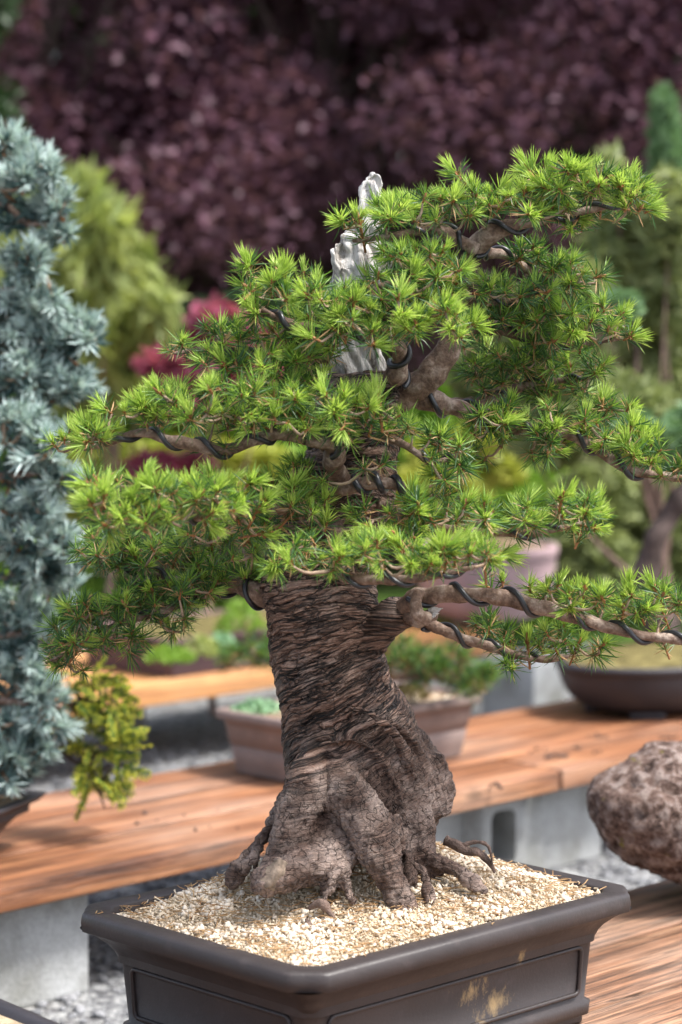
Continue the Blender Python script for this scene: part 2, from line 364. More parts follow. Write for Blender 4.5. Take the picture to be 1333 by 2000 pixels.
def tube(mb, C, R, sides=8, mi=0, wob=0.0, seed=0.0):
    C = np.asarray(C, float); R = np.broadcast_to(np.asarray(R, float), (len(C),)); T, N, B = frames(C)
    a = np.linspace(0, 2 * math.pi, sides, endpoint=False)
    ring = np.cos(a)[None, :, None] * N[:, None] + np.sin(a)[None, :, None] * B[:, None]
    rr = R[:, None] * np.ones(sides)
    V = C[:, None] + ring * rr[..., None]
    if wob:
        q = V / (np.median(R) * 2.2 + 1e-9)
        V = C[:, None] + ring * (rr * (1 + wob * pn(q[..., 0] + seed, q[..., 1], q[..., 2])))[..., None]
    k = len(C); V = np.concatenate([V.reshape(-1, 3), C[:1] - T[:1] * R[0] * 0.3, C[-1:] + T[-1:] * R[-1] * 0.5])
    i, j = np.meshgrid(np.arange(k - 1), np.arange(sides), indexing='ij'); j2 = (j + 1) % sides
    F = np.stack([i * sides + j, i * sides + j2, (i + 1) * sides + j2, (i + 1) * sides + j], -1).reshape(-1, 4)
    base = mb.n; mb.add(V, F, mi)
    jj = np.arange(sides); j2 = (jj + 1) % sides
    mb.more(np.stack([np.full(sides, k * sides), j2, jj], -1), base, mi)
    mb.more(np.stack([np.full(sides, k * sides + 1), (k - 1) * sides + jj, (k - 1) * sides + j2], -1), base, mi)
def ico(sub=1):
    import bmesh
    bm = bmesh.new(); bmesh.ops.create_icosphere(bm, subdivisions=sub, radius=1.0)
    v = np.array([x.co[:] for x in bm.verts]); f = np.array([[x.index for x in g.verts] for g in bm.faces]); bm.free(); return v, f
ICO1, ICO2, ICO4 = ico(1), ico(2), ico(5)
def tag(o, label=None, cat=None, group=None, kind=None):
    for k, v in (('label', label), ('category', cat), ('group', group), ('kind', kind)):
        if v: o[k] = v
    return o
def empty(name, loc, label, cat, group=None, rz=0.0):
    o = bpy.data.objects.new(name, None); COL.objects.link(o); o.location = [float(c) for c in loc]; o.rotation_euler = (0, 0, rz)
    o.empty_display_size = 0.05
    return tag(o, label, cat, group)
def local(name, me, mats, parent, loc=(0, 0, 0), rot=(0, 0, 0), smooth=True):
    """a part given in its parent's own coordinates"""
    if not me.materials:
        for m in (mats if isinstance(mats, (list, tuple)) else [mats]): me.materials.append(m)
    if smooth and len(me.polygons): me.polygons.foreach_set('use_smooth', np.ones(len(me.polygons), bool))
    o = bpy.data.objects.new(name, me); COL.objects.link(o); o.parent = parent; o.location = loc; o.rotation_euler = rot; return o
def bevel_box(lx, ly, lz, b=0.004, jitter=0.0, seed=0):
    import bmesh
    bm = bmesh.new(); bmesh.ops.create_cube(bm, size=1.0)
    bmesh.ops.scale(bm, vec=(lx, ly, lz), verts=bm.verts)
    if b: bmesh.ops.bevel(bm, geom=list(bm.edges), offset=b, segments=2, profile=0.6, affect='EDGES')
    me = bpy.data.meshes.new('box'); bm.to_mesh(me); bm.free(); return me
def rrect(hx, hy, r, per=6, cut=0.0):
    """rounded rectangle outline, counter-clockwise"""
    out = []
    for cx, cy, a0 in ((hx - r, hy - r, 0), (-hx + r, hy - r, 90), (-hx + r, -hy + r, 180), (hx - r, -hy + r, 270)):
        for k in range(per + 1):
            a = rad(a0 + 90 * k / per); c = 1 - cut * math.sin(math.pi * k / per)
            out.append((cx + r * math.cos(a) * c, cy + r * math.sin(a) * c))
    return np.array(out)
def loft(mb, loops, mi=0, cap_end=False, cap_start=False):
    n = len(loops[0]); base = mb.n
    V = np.concatenate(loops); k = len(loops)
    i, j = np.meshgrid(np.arange(k - 1), np.arange(n), indexing='ij'); j2 = (j + 1) % n
    F = np.stack([i * n + j, i * n + j2, (i + 1) * n + j2, (i + 1) * n + j], -1).reshape(-1, 4)
    mb.add(V, F, mi); jj = np.arange(n); j2 = (jj + 1) % n
    for cap, r, flip in ((cap_start, 0, True), (cap_end, k - 1, False)):
        if cap:
            b2 = mb.n; c = np.asarray(loops[r]).mean(0); mb.add(np.concatenate([np.asarray(loops[r]), c[None]]), np.stack([jj, j2, np.full(n, n)][::(1 if not flip else -1)], -1), mi)
def loopz(outline, z): return np.column_stack([outline, np.full(len(outline), z)])

# ------------------------------------------------------------------ the setting
def sheet(name, x0, x1, y0, y1, z, nx, ny, m, amp=0.0):
    xs, ys = np.meshgrid(np.linspace(x0, x1, nx), np.linspace(y0, y1, ny))
    zz = z + amp * pn(xs * 1.7, ys * 1.7, 3.0)
    i, j = np.meshgrid(np.arange(ny - 1), np.arange(nx - 1), indexing='ij')
    F = np.stack([i * nx + j, i * nx + j + 1, (i + 1) * nx + j + 1, (i + 1) * nx + j], -1).reshape(-1, 4)
    mb = MB(); mb.add(np.stack([xs, ys, zz], -1).reshape(-1, 3), F); o = mb.build(name, m); tag(o, kind='structure'); return o
sheet('gravel_ground', -90, 90, -40, 160, 0.0, 40, 40, M['gravel'])
sheet('lawn', -40, 40, 8.2, 60, 0.006, 60, 40, M['lawn'], 0.0)

def pebbles():
    mb = MB(); n = 5200
    xy = np.column_stack([rng.uniform(-1.0, 0.9, n), rng.uniform(3.1, 6.3, n)])
    for p in xy:
        r = rng.uniform(0.005, 0.013); sc = r * rng.uniform(0.7, 1.2, 3) * [1, 1, 0.65]
        v, f = ICO1; v = v * sc * (1 + 0.25 * rng.normal(size=(len(v), 1))); mb.add(v + [p[0], p[1], r * 0.3], f)
    o = mb.build('gravel', M['pebble'], smooth=False); tag(o, 'loose grey gravel lying under the benches', kind='stuff')
pebbles()

# ------------------------------------------------------------------ benches
D45 = rad(45.2)
def bench(label, p0, length, nboards, wb, th, z, m, back, gap=0.011, split=None):
    """p0: a point on its front edge; boards run along D45; `back` metres of it lie before p0"""
    r = empty('plank_bench', (p0[0], p0[1], z), label, 'bench', 'plank benches', D45)
    for k in range(nboards):
        if split and k == 0:                           # two planks butted end to end
            for x0, x1 in ((-back, split - .005), (split + .005, length - back)):
                local('plank', bevel_box(x1 - x0, wb - gap, th, 0.005), m, r, ((x0 + x1) / 2, wb * .5, -th / 2))
            continue
        me = bevel_box(length, wb - gap, th, 0.005)
        local('plank', me, m, r, (length / 2 - back + rng.uniform(-.01, .01), wb * (k + 0.5), -th / 2 + rng.uniform(-.0012, .0012)), (rng.uniform(-.004, .004), 0, 0))
    return r
ZB = 0.23
bench('orange plank bench behind the big bonsai, carrying the tan pot and the oval pot', (-0.54, 3.751), 4.6, 3, 0.1855, 0.042, ZB, M['wood'], 1.6, split=1.395)
f0 = np.array([0.4637, 3.777]) + 1.12 * np.array([math.sin(D45), -math.cos(D45)])
bench('weathered grainy plank bench that carries the big bonsai and the lava rock', f0, 4.4, 6, 0.1855, 0.042, ZB, M['wood_old'], 2.4)
bench('farthest plank bench with a golden front edge, under the long brown tray', (-0.43, 5.90), 3.05, 3, 0.1855, 0.06, ZB, M['wood_far'], 1.75)

def block(label, c, rz, size=(0.39, 0.19, 0.19), hole=None, z0=0.0):
    """concrete block; hole = (x offset, width, height) goes through from front to back"""
    import bmesh
    lx, ly, lz = size
    r = empty('concrete_block', (c[0], c[1], z0), label, 'concrete block', 'concrete blocks under the benches', rz)
    if hole is None:
        local('body', bevel_box(lx, ly, lz, 0.006), M['concrete'], r, (0, 0, lz / 2), smooth=False)
    else:
        hx, hw, hh = hole; mb = MB()
        o = rrect(lx / 2, lz / 2, 0.008, 6); inn = rrect(hw / 2, hh / 2, 0.018, 6) + [hx, 0]
        def lp(pts, y): return np.column_stack([pts[:, 0], np.full(len(pts), y), pts[:, 1] + lz / 2])
        loft(mb, [lp(inn, -ly / 2), lp(o, -ly / 2), lp(o, ly / 2), lp(inn, ly / 2), lp(inn, -ly / 2)])
        local('body', mb.mesh('body'), M['concrete'], r, smooth=False)
    return r
def blk(px, py, label, size, hole=None, dz=D45, push=0.0, z0=0.0):
    c = onz(px, py, z0 + 0.0)
    block(label, (c[0] - math.sin(D45) * push, c[1] + math.cos(D45) * push), dz, size, hole, z0)
blk(40, 1975, 'pale concrete block under the near end of the orange bench', (0.30, 0.19, 0.188), push=0.10)
blk(905, 1745, 'mossy concrete block just behind the bonsai trunk, below the orange bench', (0.10, 0.19, 0.188), push=0.13)
blk(1003, 1725, 'concrete block with a dark square hole below the orange bench', (0.19, 0.19, 0.188), (-0.025, 0.075, 0.115), push=0.10)
blk(1120, 1690, 'smooth pale concrete block between the holed block and the lava rock', (0.2, 0.19, 0.188), push=0.10)
blk(1048, 1425, 'pale concrete block at the end of the farthest bench, left of the oval pot', (0.13, 0.19, 0.188), push=0.05)
blk(262, 1452, 'shaded concrete block under the golden edge of the farthest bench', (0.13, 0.19, 0.168), push=0.12)

def dirt():
    mb = MB(); v, f = ICO1
    for px, py, n, sp in ((1165, 1440, 16, .012), (1090, 1478, 20, .014), (1300, 1442, 10, .01), (970, 1535, 7, .008), (820, 1560, 6, .02), (1120, 1470, 8, .05), (380, 1600, 8, .05), (640, 1540, 8, .06)):
        c = onz(px, py, ZB)
        for _ in range(n):
            r_ = rng.uniform(.002, .006); mb.add(v * r_ * rng.uniform(.7, 1.3, 3) * [1, 1, .7] + c + [rng.normal() * sp, rng.normal() * sp, r_ * .4], f)
    tag(mb.build('soil_crumbs', M['bgbark'], smooth=False), 'dark soil crumbs dropped on the orange bench', kind='stuff')
dirt()
# ------------------------------------------------------------------ the big bonsai pot
PC = np.array([0.0245, 2.987]); PR = rad(44.0); RIMZ = 0.405
pot = empty('bonsai_pot', (PC[0], PC[1], ZB), 'large brown rectangular pot with a wide rim holding the wired conifer', 'plant pot', 'bonsai pots', PR)
PL, PW, PH = 0.598 / 2, 0.440 / 2, RIMZ - ZB
def make_main_pot():
    mb = MB(); L = []
    bx, by = PL - 0.047, PW - 0.047                    # the wall at its foot
    for z, e in ((0.012, -0.006), (0.014, 0.0), (0.030, 0.0015), (0.0335, -0.004), (0.10, 0.001), (0.114, 0.0025), (0.1155, 0.006), (0.124, 0.0095), (0.132, 0.0155), (0.139, 0.0235), (0.146, 0.0325), (0.1512, 0.0415)):
        L.append(loopz(rrect(bx + e, by + e, 0.018 + max(e, 0) * 0.25, 8), z))
    loft(mb, L, cap_start=True)
    local('body', mb.mesh('body'), M['pot'], pot)
    mb = MB(); L = []
    for z, e, r in ((0.1500, -0.012, 0.03), (0.1503, -0.003, 0.034), (0.1522, 0.0, 0.036), (0.162, 0.001, 0.036), (0.1705, 0.0, 0.036), (0.1738, -0.0025, 0.035), (0.175, -0.007, 0.033), (0.1742, -0.030, 0.024), (0.1725, -0.0325, 0.022), (0.150, -0.036, 0.02), (0.11, -0.04, 0.02)):
        L.append(loopz(rrect(PL + e, PW + e, r, 8, 0.27 if e > -0.02 else 0.12), z))
    loft(mb, L, cap_end=True)
    local('rim', mb.mesh('rim'), M['pot'], pot)
    for side in range(4):                              # a raised frame on each wall
        half = (bx, by)[side % 2] - 0.030; off = (by, bx)[side % 2] - 0.0022
        o = rrect(half, 0.031, 0.008, 5); mb = MB()
        pts = np.column_stack([o[:, 0], np.full(len(o), -off), o[:, 1] + 0.0745])
        pts[:, 1] -= (pts[:, 2] - 0.0335) * 0.075
        pts = np.vstack([pts, pts[:2]])
        tube(mb, pts, 0.0030, 6)
        local('panel_frame', mb.mesh('panel_frame'), M['pot'], pot, rot=(0, 0, side * math.pi / 2))
    for sx in (-1, 1):
        for sy in (-1, 1):
            local('foot', bevel_box(0.07, 0.05, 0.0155, 0.004), M['pot'], pot, (sx * (bx - 0.045), sy * (by - 0.035), 0.00775))
make_main_pot()
cR, sR = math.cos(PR), math.sin(PR)
def pot2w(u, v): return np.stack([PC[0] + u * cR - v * sR, PC[1] + u * sR + v * cR], -1)
Y0 = 3.07
TRUNKXY = np.array([0.03, Y0])
def soil_z(x, y):
    d = np.hypot(x - TRUNKXY[0], (y - TRUNKXY[1]))
    return RIMZ - 0.008 + 0.062 * np.exp(-(d / 0.175) ** 2) + 0.005 * pn(x * 13, y * 13, 1.0)
def soil():
    n = 60; iu, iv = PL - 0.034, PW - 0.034
    U, Vv = np.meshgrid(np.linspace(-iu, iu, n), np.linspace(-iv, iv, n)); xy = pot2w(U, Vv)
    z = soil_z(xy[..., 0], xy[..., 1]) - 0.004
    edge = np.maximum(np.abs(U) / iu, np.abs(Vv) / iv); z -= 0.008 * sstep(0.93, 1.0, edge)
    i, j = np.meshgrid(np.arange(n - 1), np.arange(n - 1), indexing='ij')
    F = np.stack([i * n + j, i * n + j + 1, (i + 1) * n + j + 1, (i + 1) * n + j], -1).reshape(-1, 4)
    mb = MB(); mb.add(np.concatenate([xy, z[..., None]], -1).reshape(-1, 3), F)
    tag(mb.build('soil_bed', M['soil']), 'tan soil bed filling the big bonsai pot', kind='stuff')
    # grains
    mb = MB(); v, f = ICO1; N = 13000
    for k in range(N):
        u, w = rng.uniform(-iu, iu), rng.uniform(-iv, iv); p = pot2w(u, w)
        if np.hypot(p[0] - TRUNKXY[0], p[1] - TRUNKXY[1]) < 0.06: continue
        patch = pn(p[0] * 15, p[1] * 15, 7.0) + 0.4 * pn(p[0] * 60, p[1] * 60, 2.0)
        t = rng.random()
        if patch > -0.08: mi, r = (1, rng.uniform(0.0008, 0.0021)) if t < 0.86 else (0, rng.uniform(0.0015, 0.003))
        else: mi, r = (0, rng.uniform(0.0014, 0.0040)) if t < 0.74 else ((1, rng.uniform(0.001, 0.0026)) if t < 0.93 else (2, rng.uniform(0.001, 0.0026)))
        sc = r * rng.uniform(0.7, 1.3, 3); vv = v * sc * (1 + 0.22 * rng.normal(size=(len(v), 1)))
        ins = min(iu - abs(u), iv - abs(w)); zz = soil_z(p[0], p[1]) - 0.003 + r * rng.uniform(0.0, 0.9) - 0.006 * max(0, 1 - ins / 0.012)
        mb.add(vv + [p[0], p[1], zz], f, mi)
    tag(mb.build('pumice_gravel', [M['pumice'], M['tan'], M['rust']], smooth=False), 'white and tan pumice grains covering the soil in the big pot', kind='stuff')
    # dry moss fibres and fallen needles
    mb = MB()
    for k in range(2600):
        u, w = rng.uniform(-iu, iu), rng.uniform(-iv, iv); p = pot2w(u, w)
        patch = pn(p[0] * 15, p[1] * 15, 7.0)
        if patch < 0.0: continue
        a = rng.uniform(0, 6.28); ln = rng.uniform(0.003, 0.009); z = soil_z(p[0], p[1]) + rng.uniform(-0.001, 0.0045)
        d = np.array([math.cos(a), math.sin(a), rng.normal() * 0.5]) * ln / 2; c = np.array([p[0], p[1], z])
        sd = np.array([-math.sin(a), math.cos(a), 0.6]) * rng.uniform(0.0004, 0.0011)
        mb.add([c - d - sd, c - d + sd, c + d + sd * 0.5, c + d - sd * 0.5], [[0, 1, 2, 3]])
    tag(mb.build('dry_moss', M['tan'], smooth=False), 'tan dried moss in patches between the pumice grains', kind='stuff')
    mb = MB()
    for k in range(1150):
        rim = k < 60
        u, w = (rng.uniform(-PL, PL), rng.uniform(-PW, PW)) if rim else (rng.uniform(-iu, iu), rng.uniform(-iv, iv))
        if rim and not ((abs(u) > iu + .004 or abs(w) > iv + .004) and abs(u) < PL - .012 and abs(w) < PW - .012): continue
        p = pot2w(u, w); a = rng.uniform(0, 6.28); ln = rng.uniform(0.010, 0.026)
        z = RIMZ + 0.0012 if rim else soil_z(p[0], p[1]) + rng.uniform(0.0005, 0.004)
        d = np.array([math.cos(a), math.sin(a), 0 if rim else rng.normal() * 0.22]) * ln / 2; c = np.array([p[0], p[1], z])
        bend = np.array([-math.sin(a), math.cos(a), 0]) * rng.normal() * 0.002
        tube(mb, [c - d, c + bend, c + d], [0.0006, 0.0007, 0.0004], 4)
    tag(mb.build('fallen_needles', M['dry']), 'orange dry needles scattered over the soil and pot rim', kind='stuff')
soil()

# ------------------------------------------------------------------ the big bonsai: trunk
base_z = soil_z(TRUNKXY[0], TRUNKXY[1])
tree = empty('bonsai_tree', (TRUNKXY[0], Y0, base_z), 'old wired conifer with a thick wrinkled trunk and bright green needle tufts', 'bonsai tree', 'bonsai trees')
PXM = FPX / Y0
prof = [(1745, 600, 830), (1690, 588, 838), (1640, 576, 842), (1600, 566, 862), (1560, 559, 880), (1500, 553, 868), (1450, 549, 842), (1400, 545, 815), (1350, 537, 785),
        (1300, 531, 757), (1250, 523, 745), (1200, 512, 744), (1150, 505, 738), (1100, 510, 742), (1050, 518, 752), (1000, 534, 764), (950, 562, 776), (900, 586, 780),
        (850, 600, 786), (800, 614, 792), (755, 622, 788), (725, 640, 770)]
def ring_tube(mb, rows, n, sides, depth=0.9, yoff=0.0):
    S = spline(rows, n); C = np.array([at((a + b) / 2, y, Y0 + yoff) for y, a, b in S]); R = (S[:, 2] - S[:, 1]) / 2 / PXM
    a = np.linspace(0, 2 * math.pi, sides, endpoint=False)
    loft(mb, [np.column_stack([c[0] + r * np.cos(a), c[1] + depth * r * np.sin(a), np.full(sides, c[2])]) for c, r in zip(C, R)], cap_start=True, cap_end=True)
def pxtube(mb, pts, n=14, sides=10, mi=0, wob=0.0, seed=0.0):
    """pts: (px, py, metres behind Y0, radius in px)"""
    S = spline(pts, n); C = np.array([at(p[0], p[1], Y0 + p[2]) for p in S]); tube(mb, C, np.maximum(S[:, 3], 0.6) / PXM, sides, mi, wob, seed); return C
def remesh(mb, voxel, smooth_it, name):
    me = mb.mesh(name + '_raw'); o = bpy.data.objects.new(name + '_raw', me); COL.objects.link(o)
    m = o.modifiers.new('r', 'REMESH'); m.mode = 'VOXEL'; m.voxel_size = voxel
    if smooth_it:
        m2 = o.modifiers.new('s', 'SMOOTH'); m2.iterations = smooth_it; m2.factor = 0.5
    dg = bpy.context.evaluated_depsgraph_get(); ev = o.evaluated_get(dg)
    out = bpy.data.meshes.new_from_object(ev, depsgraph=dg); out.name = name
    bpy.data.objects.remove(o, do_unlink=True); bpy.data.meshes.remove(me); return out
def trunk():
    mb = MB(); ring_tube(mb, prof, 60, 64)
    for pts in ([(612, 1450, -.05, 22), (604, 1500, -.085, 34), (592, 1560, -.112, 40), (574, 1620, -.132, 36), (556, 1670, -.146, 33), (545, 1715, -.155, 30)],
                [(700, 1620, -.08, 44), (640, 1672, -.14, 38), (580, 1702, -.178, 34), (535, 1722, -.196, 32), (505, 1734, -.20, 26)],
                [(655, 1500, -.08, 26), (690, 1560, -.112, 40), (722, 1620, -.138, 44), (750, 1690, -.158, 38), (778, 1745, -.166, 29), (790, 1780, -.172, 22)],
                [(602, 1590, -.10, 14), (640, 1562, -.108, 17), (690, 1556, -.124, 18), (740, 1585, -.130, 17), (770, 1630, -.128, 15), (778, 1670, -.128, 10)],
                [(650, 1590, -.08, 40), (640, 1640, -.115, 36), (620, 1690, -.14, 26)],
                [(640, 1450, -.085, 9), (690, 1446, -.09, 10), (735, 1470, -.088, 11), (770, 1530, -.082, 11), (790, 1590, -.085, 10)],
                [(690, 1650, -.12, 24), (660, 1700, -.158, 20), (635, 1748, -.18, 14)],
                [(690, 1660, -.12, 22), (670, 1705, -.155, 18), (690, 1760, -.18, 10)],
                [(808, 1540, -.05, 26), (818, 1610, -.065, 32), (826, 1660, -.075, 30), (835, 1710, -.08, 26)],
                [(770, 1630, -.09, 34), (792, 1690, -.11, 26), (800, 1730, -.12, 20)],
                [(778, 1590, -.115, 9), (784, 1640, -.122, 10), (800, 1678, -.135, 10), (826, 1702, -.145, 10), (836, 1734, -.152, 9), (836, 1760, -.155, 6)],
                [(815, 1665, -.08, 18), (858, 1686, -.095, 17), (890, 1700, -.108, 15), (925, 1724, -.12, 11), (950, 1742, -.125, 5)],
                [(566, 1560, -.03, 12), (540, 1602, -.055, 13), (512, 1640, -.078, 13), (484, 1672, -.098, 12), (464, 1705, -.108, 12), (452, 1732, -.11, 8)],
                [(560, 1590, -.05, 7), (530, 1614, -.07, 8), (508, 1642, -.092, 8), (499, 1668, -.108, 7), (472, 1700, -.118, 6)],
                [(662, 1690, -.165, 9), (650, 1720, -.182, 9), (638, 1748, -.19, 9), (628, 1776, -.196, 6)],
                [(826, 1480, -.015, 44), (842, 1545, -.02, 48), (842, 1588, -.024, 42)],
                [(690, 1385, -.085, 9), (735, 1400, -.092, 12), (775, 1440, -.084, 12), (800, 1490, -.073, 12), (812, 1550, -.066, 11), (815, 1590, -.06, 8)],
                [(750, 1400, -.078, 8), (800, 1440, -.058, 10), (835, 1490, -.044, 10), (850, 1550, -.03, 12)],
                [(725, 1240, -.02, 44), (765, 1208, -.04, 36), (790, 1192, -.05, 30)],
                [(560, 1180, 0, 36), (520, 1170, 0, 26)],
                [(750, 772, 0, 40), (800, 768, -.0, 30), (830, 745, -.02, 22)],
                [(755, 790, -.02, 28), (770, 745, -.05, 20)]):
        pxtube(mb, pts, 22, 14, 0, 0.28 if pts[0][1] > 1500 else 0.1, pts[0][0] * .13)
    me = remesh(mb, 0.0023, 4, 'trunk')
    n = len(me.vertices); co = np.empty(n * 3); me.vertices.foreach_get('co', co); co = co.reshape(-1, 3)
    no = np.empty(n * 3); me.vertices.foreach_get('normal', no); no = no.reshape(-1, 3)
    zs = np.array([at(0, y, Y0)[2] for y, a, b in prof][::-1]); cxs = np.array([at((a + b) / 2, y, Y0)[0] for y, a, b in prof][::-1]); pys = np.array([y for y, a, b in prof][::-1], float)
    py = np.interp(-co[:, 2], -zs, pys); cx = np.interp(-co[:, 2], -zs, cxs)
    th = np.arctan2(co[:, 0] - cx, -(co[:, 1] - Y0)); arc = th * 115.0
    k = np.interp(py, [1100, 1250, 1400, 1500, 1700], [0.10, 0.20, 0.46, 0.60, 0.5])
    warp = 20 * pn(co[:, 0] * 7, co[:, 1] * 7, co[:, 2] * 7) + 5 * pn(co[:, 0] * 24, co[:, 1] * 24, co[:, 2] * 24)
    phi = py + k * arc + warp - 0.0016 * np.clip(arc, 0, 200) ** 2 * sstep(1330, 1180, py)
    low = np.clip(sstep(1395, 1530, py + 0.45 * arc), 0, 1)
    rid = lambda x: 1 - 2 * np.abs(x)
    def saw(x): f_ = x - np.floor(x); return np.where(f_ < 0.82, f_ / 0.82, (1 - f_) / 0.18)
    up_ = 1 - 0.75 * low
    d = up_ * (0.0016 * saw(2.2 * pn(phi / 44, arc / 330, 1.5) + phi / 60) + 0.0013 * saw(1.6 * pn(phi / 20, arc / 190, 5.5) + phi / 24) + 0.0016 * pn(phi / 9, arc / 110, 8.1))
    crack = np.maximum(0, 0.07 - np.abs(pn(phi / 34, arc / 260, 4.2))) / 0.07
    d -= 0.0060 * crack * up_ * sstep(-0.2, 0.1, pn(co[:, 0] * 18, co[:, 1] * 18, co[:, 2] * 18))
    d += low * (0.0024 * rid(pn(co[:, 0] * 46, co[:, 1] * 46, co[:, 2] * 30)) + 0.0022 * rid(pn(co[:, 0] * 120, co[:, 1] * 120, co[:, 2] * 80)) + 0.0014 * rid(pn(phi / 9, arc / 40, 3.3)))
    d += 0.007 * pn(phi / 85, arc / 200, 2.2) + 0.004 * pn(co[:, 0] * 22, co[:, 1] * 22, co[:, 2] * 22)
    co = co + no * (d - 0.003)[:, None]
    me.vertices.foreach_set('co', co.ravel())
    at_ = me.attributes.new('bark', 'FLOAT_VECTOR', 'POINT'); at_.data.foreach_set('vector', np.column_stack([phi, arc, low]).astype(np.float32).ravel())
    me.update(); me.materials.clear()
    link('trunk', me, M['bark'], tree)
trunk()
def root_set():
    roots = [[(870, 1640, -.02, 10), (905, 1658, -.03, 10), (935, 1666, -.035, 8), (958, 1687, -.04, 5), (966, 1704, -.04, 4)],
             [(900, 1652, -.03, 5), (935, 1644, -.035, 4), (955, 1656, -.04, 3), (962, 1690, -.045, 2)],
             [(548, 1600, -.03, 6), (516, 1624, -.045, 6), (502, 1652, -.055, 6), (499, 1696, -.065, 4)],
             [(604, 1776, -.195, 5), (625, 1766, -.20, 9), (640, 1776, -.20, 8), (654, 1794, -.205, 3)],
             [(598, 1794, -.215, 3), (606, 1812, -.22, 8), (614, 1842, -.235, 10), (624, 1852, -.24, 5)],
             [(640, 1690, -.165, 5), (605, 1712, -.185, 6), (575, 1740, -.195, 4)]]
    for i, pts in enumerate(roots):
        mb = MB(); pxtube(mb, pts, 26, 10, 0, 0.55, i * 3.7)
        mb.build('root', M['rootbark'], tree)
    # the pale sawn face on the left root
    mb = MB(); c = at(527, 1708, Y0 - .216); n = np.array([-0.50, -0.75, 0.45]); n /= np.linalg.norm(n)
    u = np.array([.72, .2, .66]); u -= n * u.dot(n); u /= np.linalg.norm(u); v = np.cross(n, u)
    a = np.linspace(0, 2 * math.pi, 26, endpoint=False)
    def lp(s, h): return np.array([c + n * h + (u * math.cos(t) * 0.0195 + v * math.sin(t) * 0.0110) * s * (1 + 0.10 * math.sin(3 * t + 1) + 0.06 * math.sin(5 * t)) for t in a])
    loft(mb, [lp(1.06, -0.02), lp(1.03, -0.001), lp(0.96, 0.0012), lp(0.5, 0.0016)], cap_end=True)
    tag(mb.build('sawn_face', M['cutwood'], tree), 'pale oval sawn face on the left root')
root_set()
def deadwood():
    mb = MB()
    ring_tube(mb, [(790, 626, 762), (740, 622, 766), (700, 620, 756), (650, 622, 742), (600, 628, 742), (550, 640, 754), (515, 648, 757), (480, 654, 745), (455, 664, 735), (432, 690, 742), (405, 702, 748), (378, 712, 750), (358, 716, 748), (345, 722, 742)], 46, 40, 0.7, 0.03)
    pxtube(mb, [(712, 395, .03, 10), (711, 372, .03, 9), (720, 352, .03, 9), (732, 341, .03, 7), (742, 350, .03, 6), (752, 362, .03, 3)], 16, 10)
    pxtube(mb, [(672, 530, .01, 14), (654, 500, .01, 11), (658, 470, .02, 5)], 12, 10)
    pxtube(mb, [(740, 560, .01, 16), (757, 525, .01, 9), (764, 505, .01, 4)], 12, 10)
    pxtube(mb, [(648, 640, -.01, 18), (640, 690, -.01, 18), (644, 735, -.01, 14)], 12, 10)
    me = remesh(mb, 0.0019, 2, 'deadwood')
    n = len(me.vertices); co = np.empty(n * 3); me.vertices.foreach_get('co', co); co = co.reshape(-1, 3)
    no = np.empty(n * 3); me.vertices.foreach_get('normal', no); no = no.reshape(-1, 3)
    tw = co[:, 2] * 30 + np.arctan2(co[:, 0] - 0.02, co[:, 1] - Y0 - .03) * 1.2
    d = 0.0075 * (np.abs(pn(co[:, 0] * 46 + tw * 0.5, co[:, 1] * 46, co[:, 2] * 9)) * 2.4 - 0.8) - 0.002 + 0.0045 * (np.abs(pn(co[:, 0] * 120 + tw, co[:, 1] * 120, co[:, 2] * 26)) * 2 - .6)
    me.vertices.foreach_set('co', (co + no * d[:, None]).ravel()); me.update(); me.materials.clear()
    tag(link('deadwood', me, M['dead'], tree), 'bleached white deadwood top with a jagged tip')
deadwood()

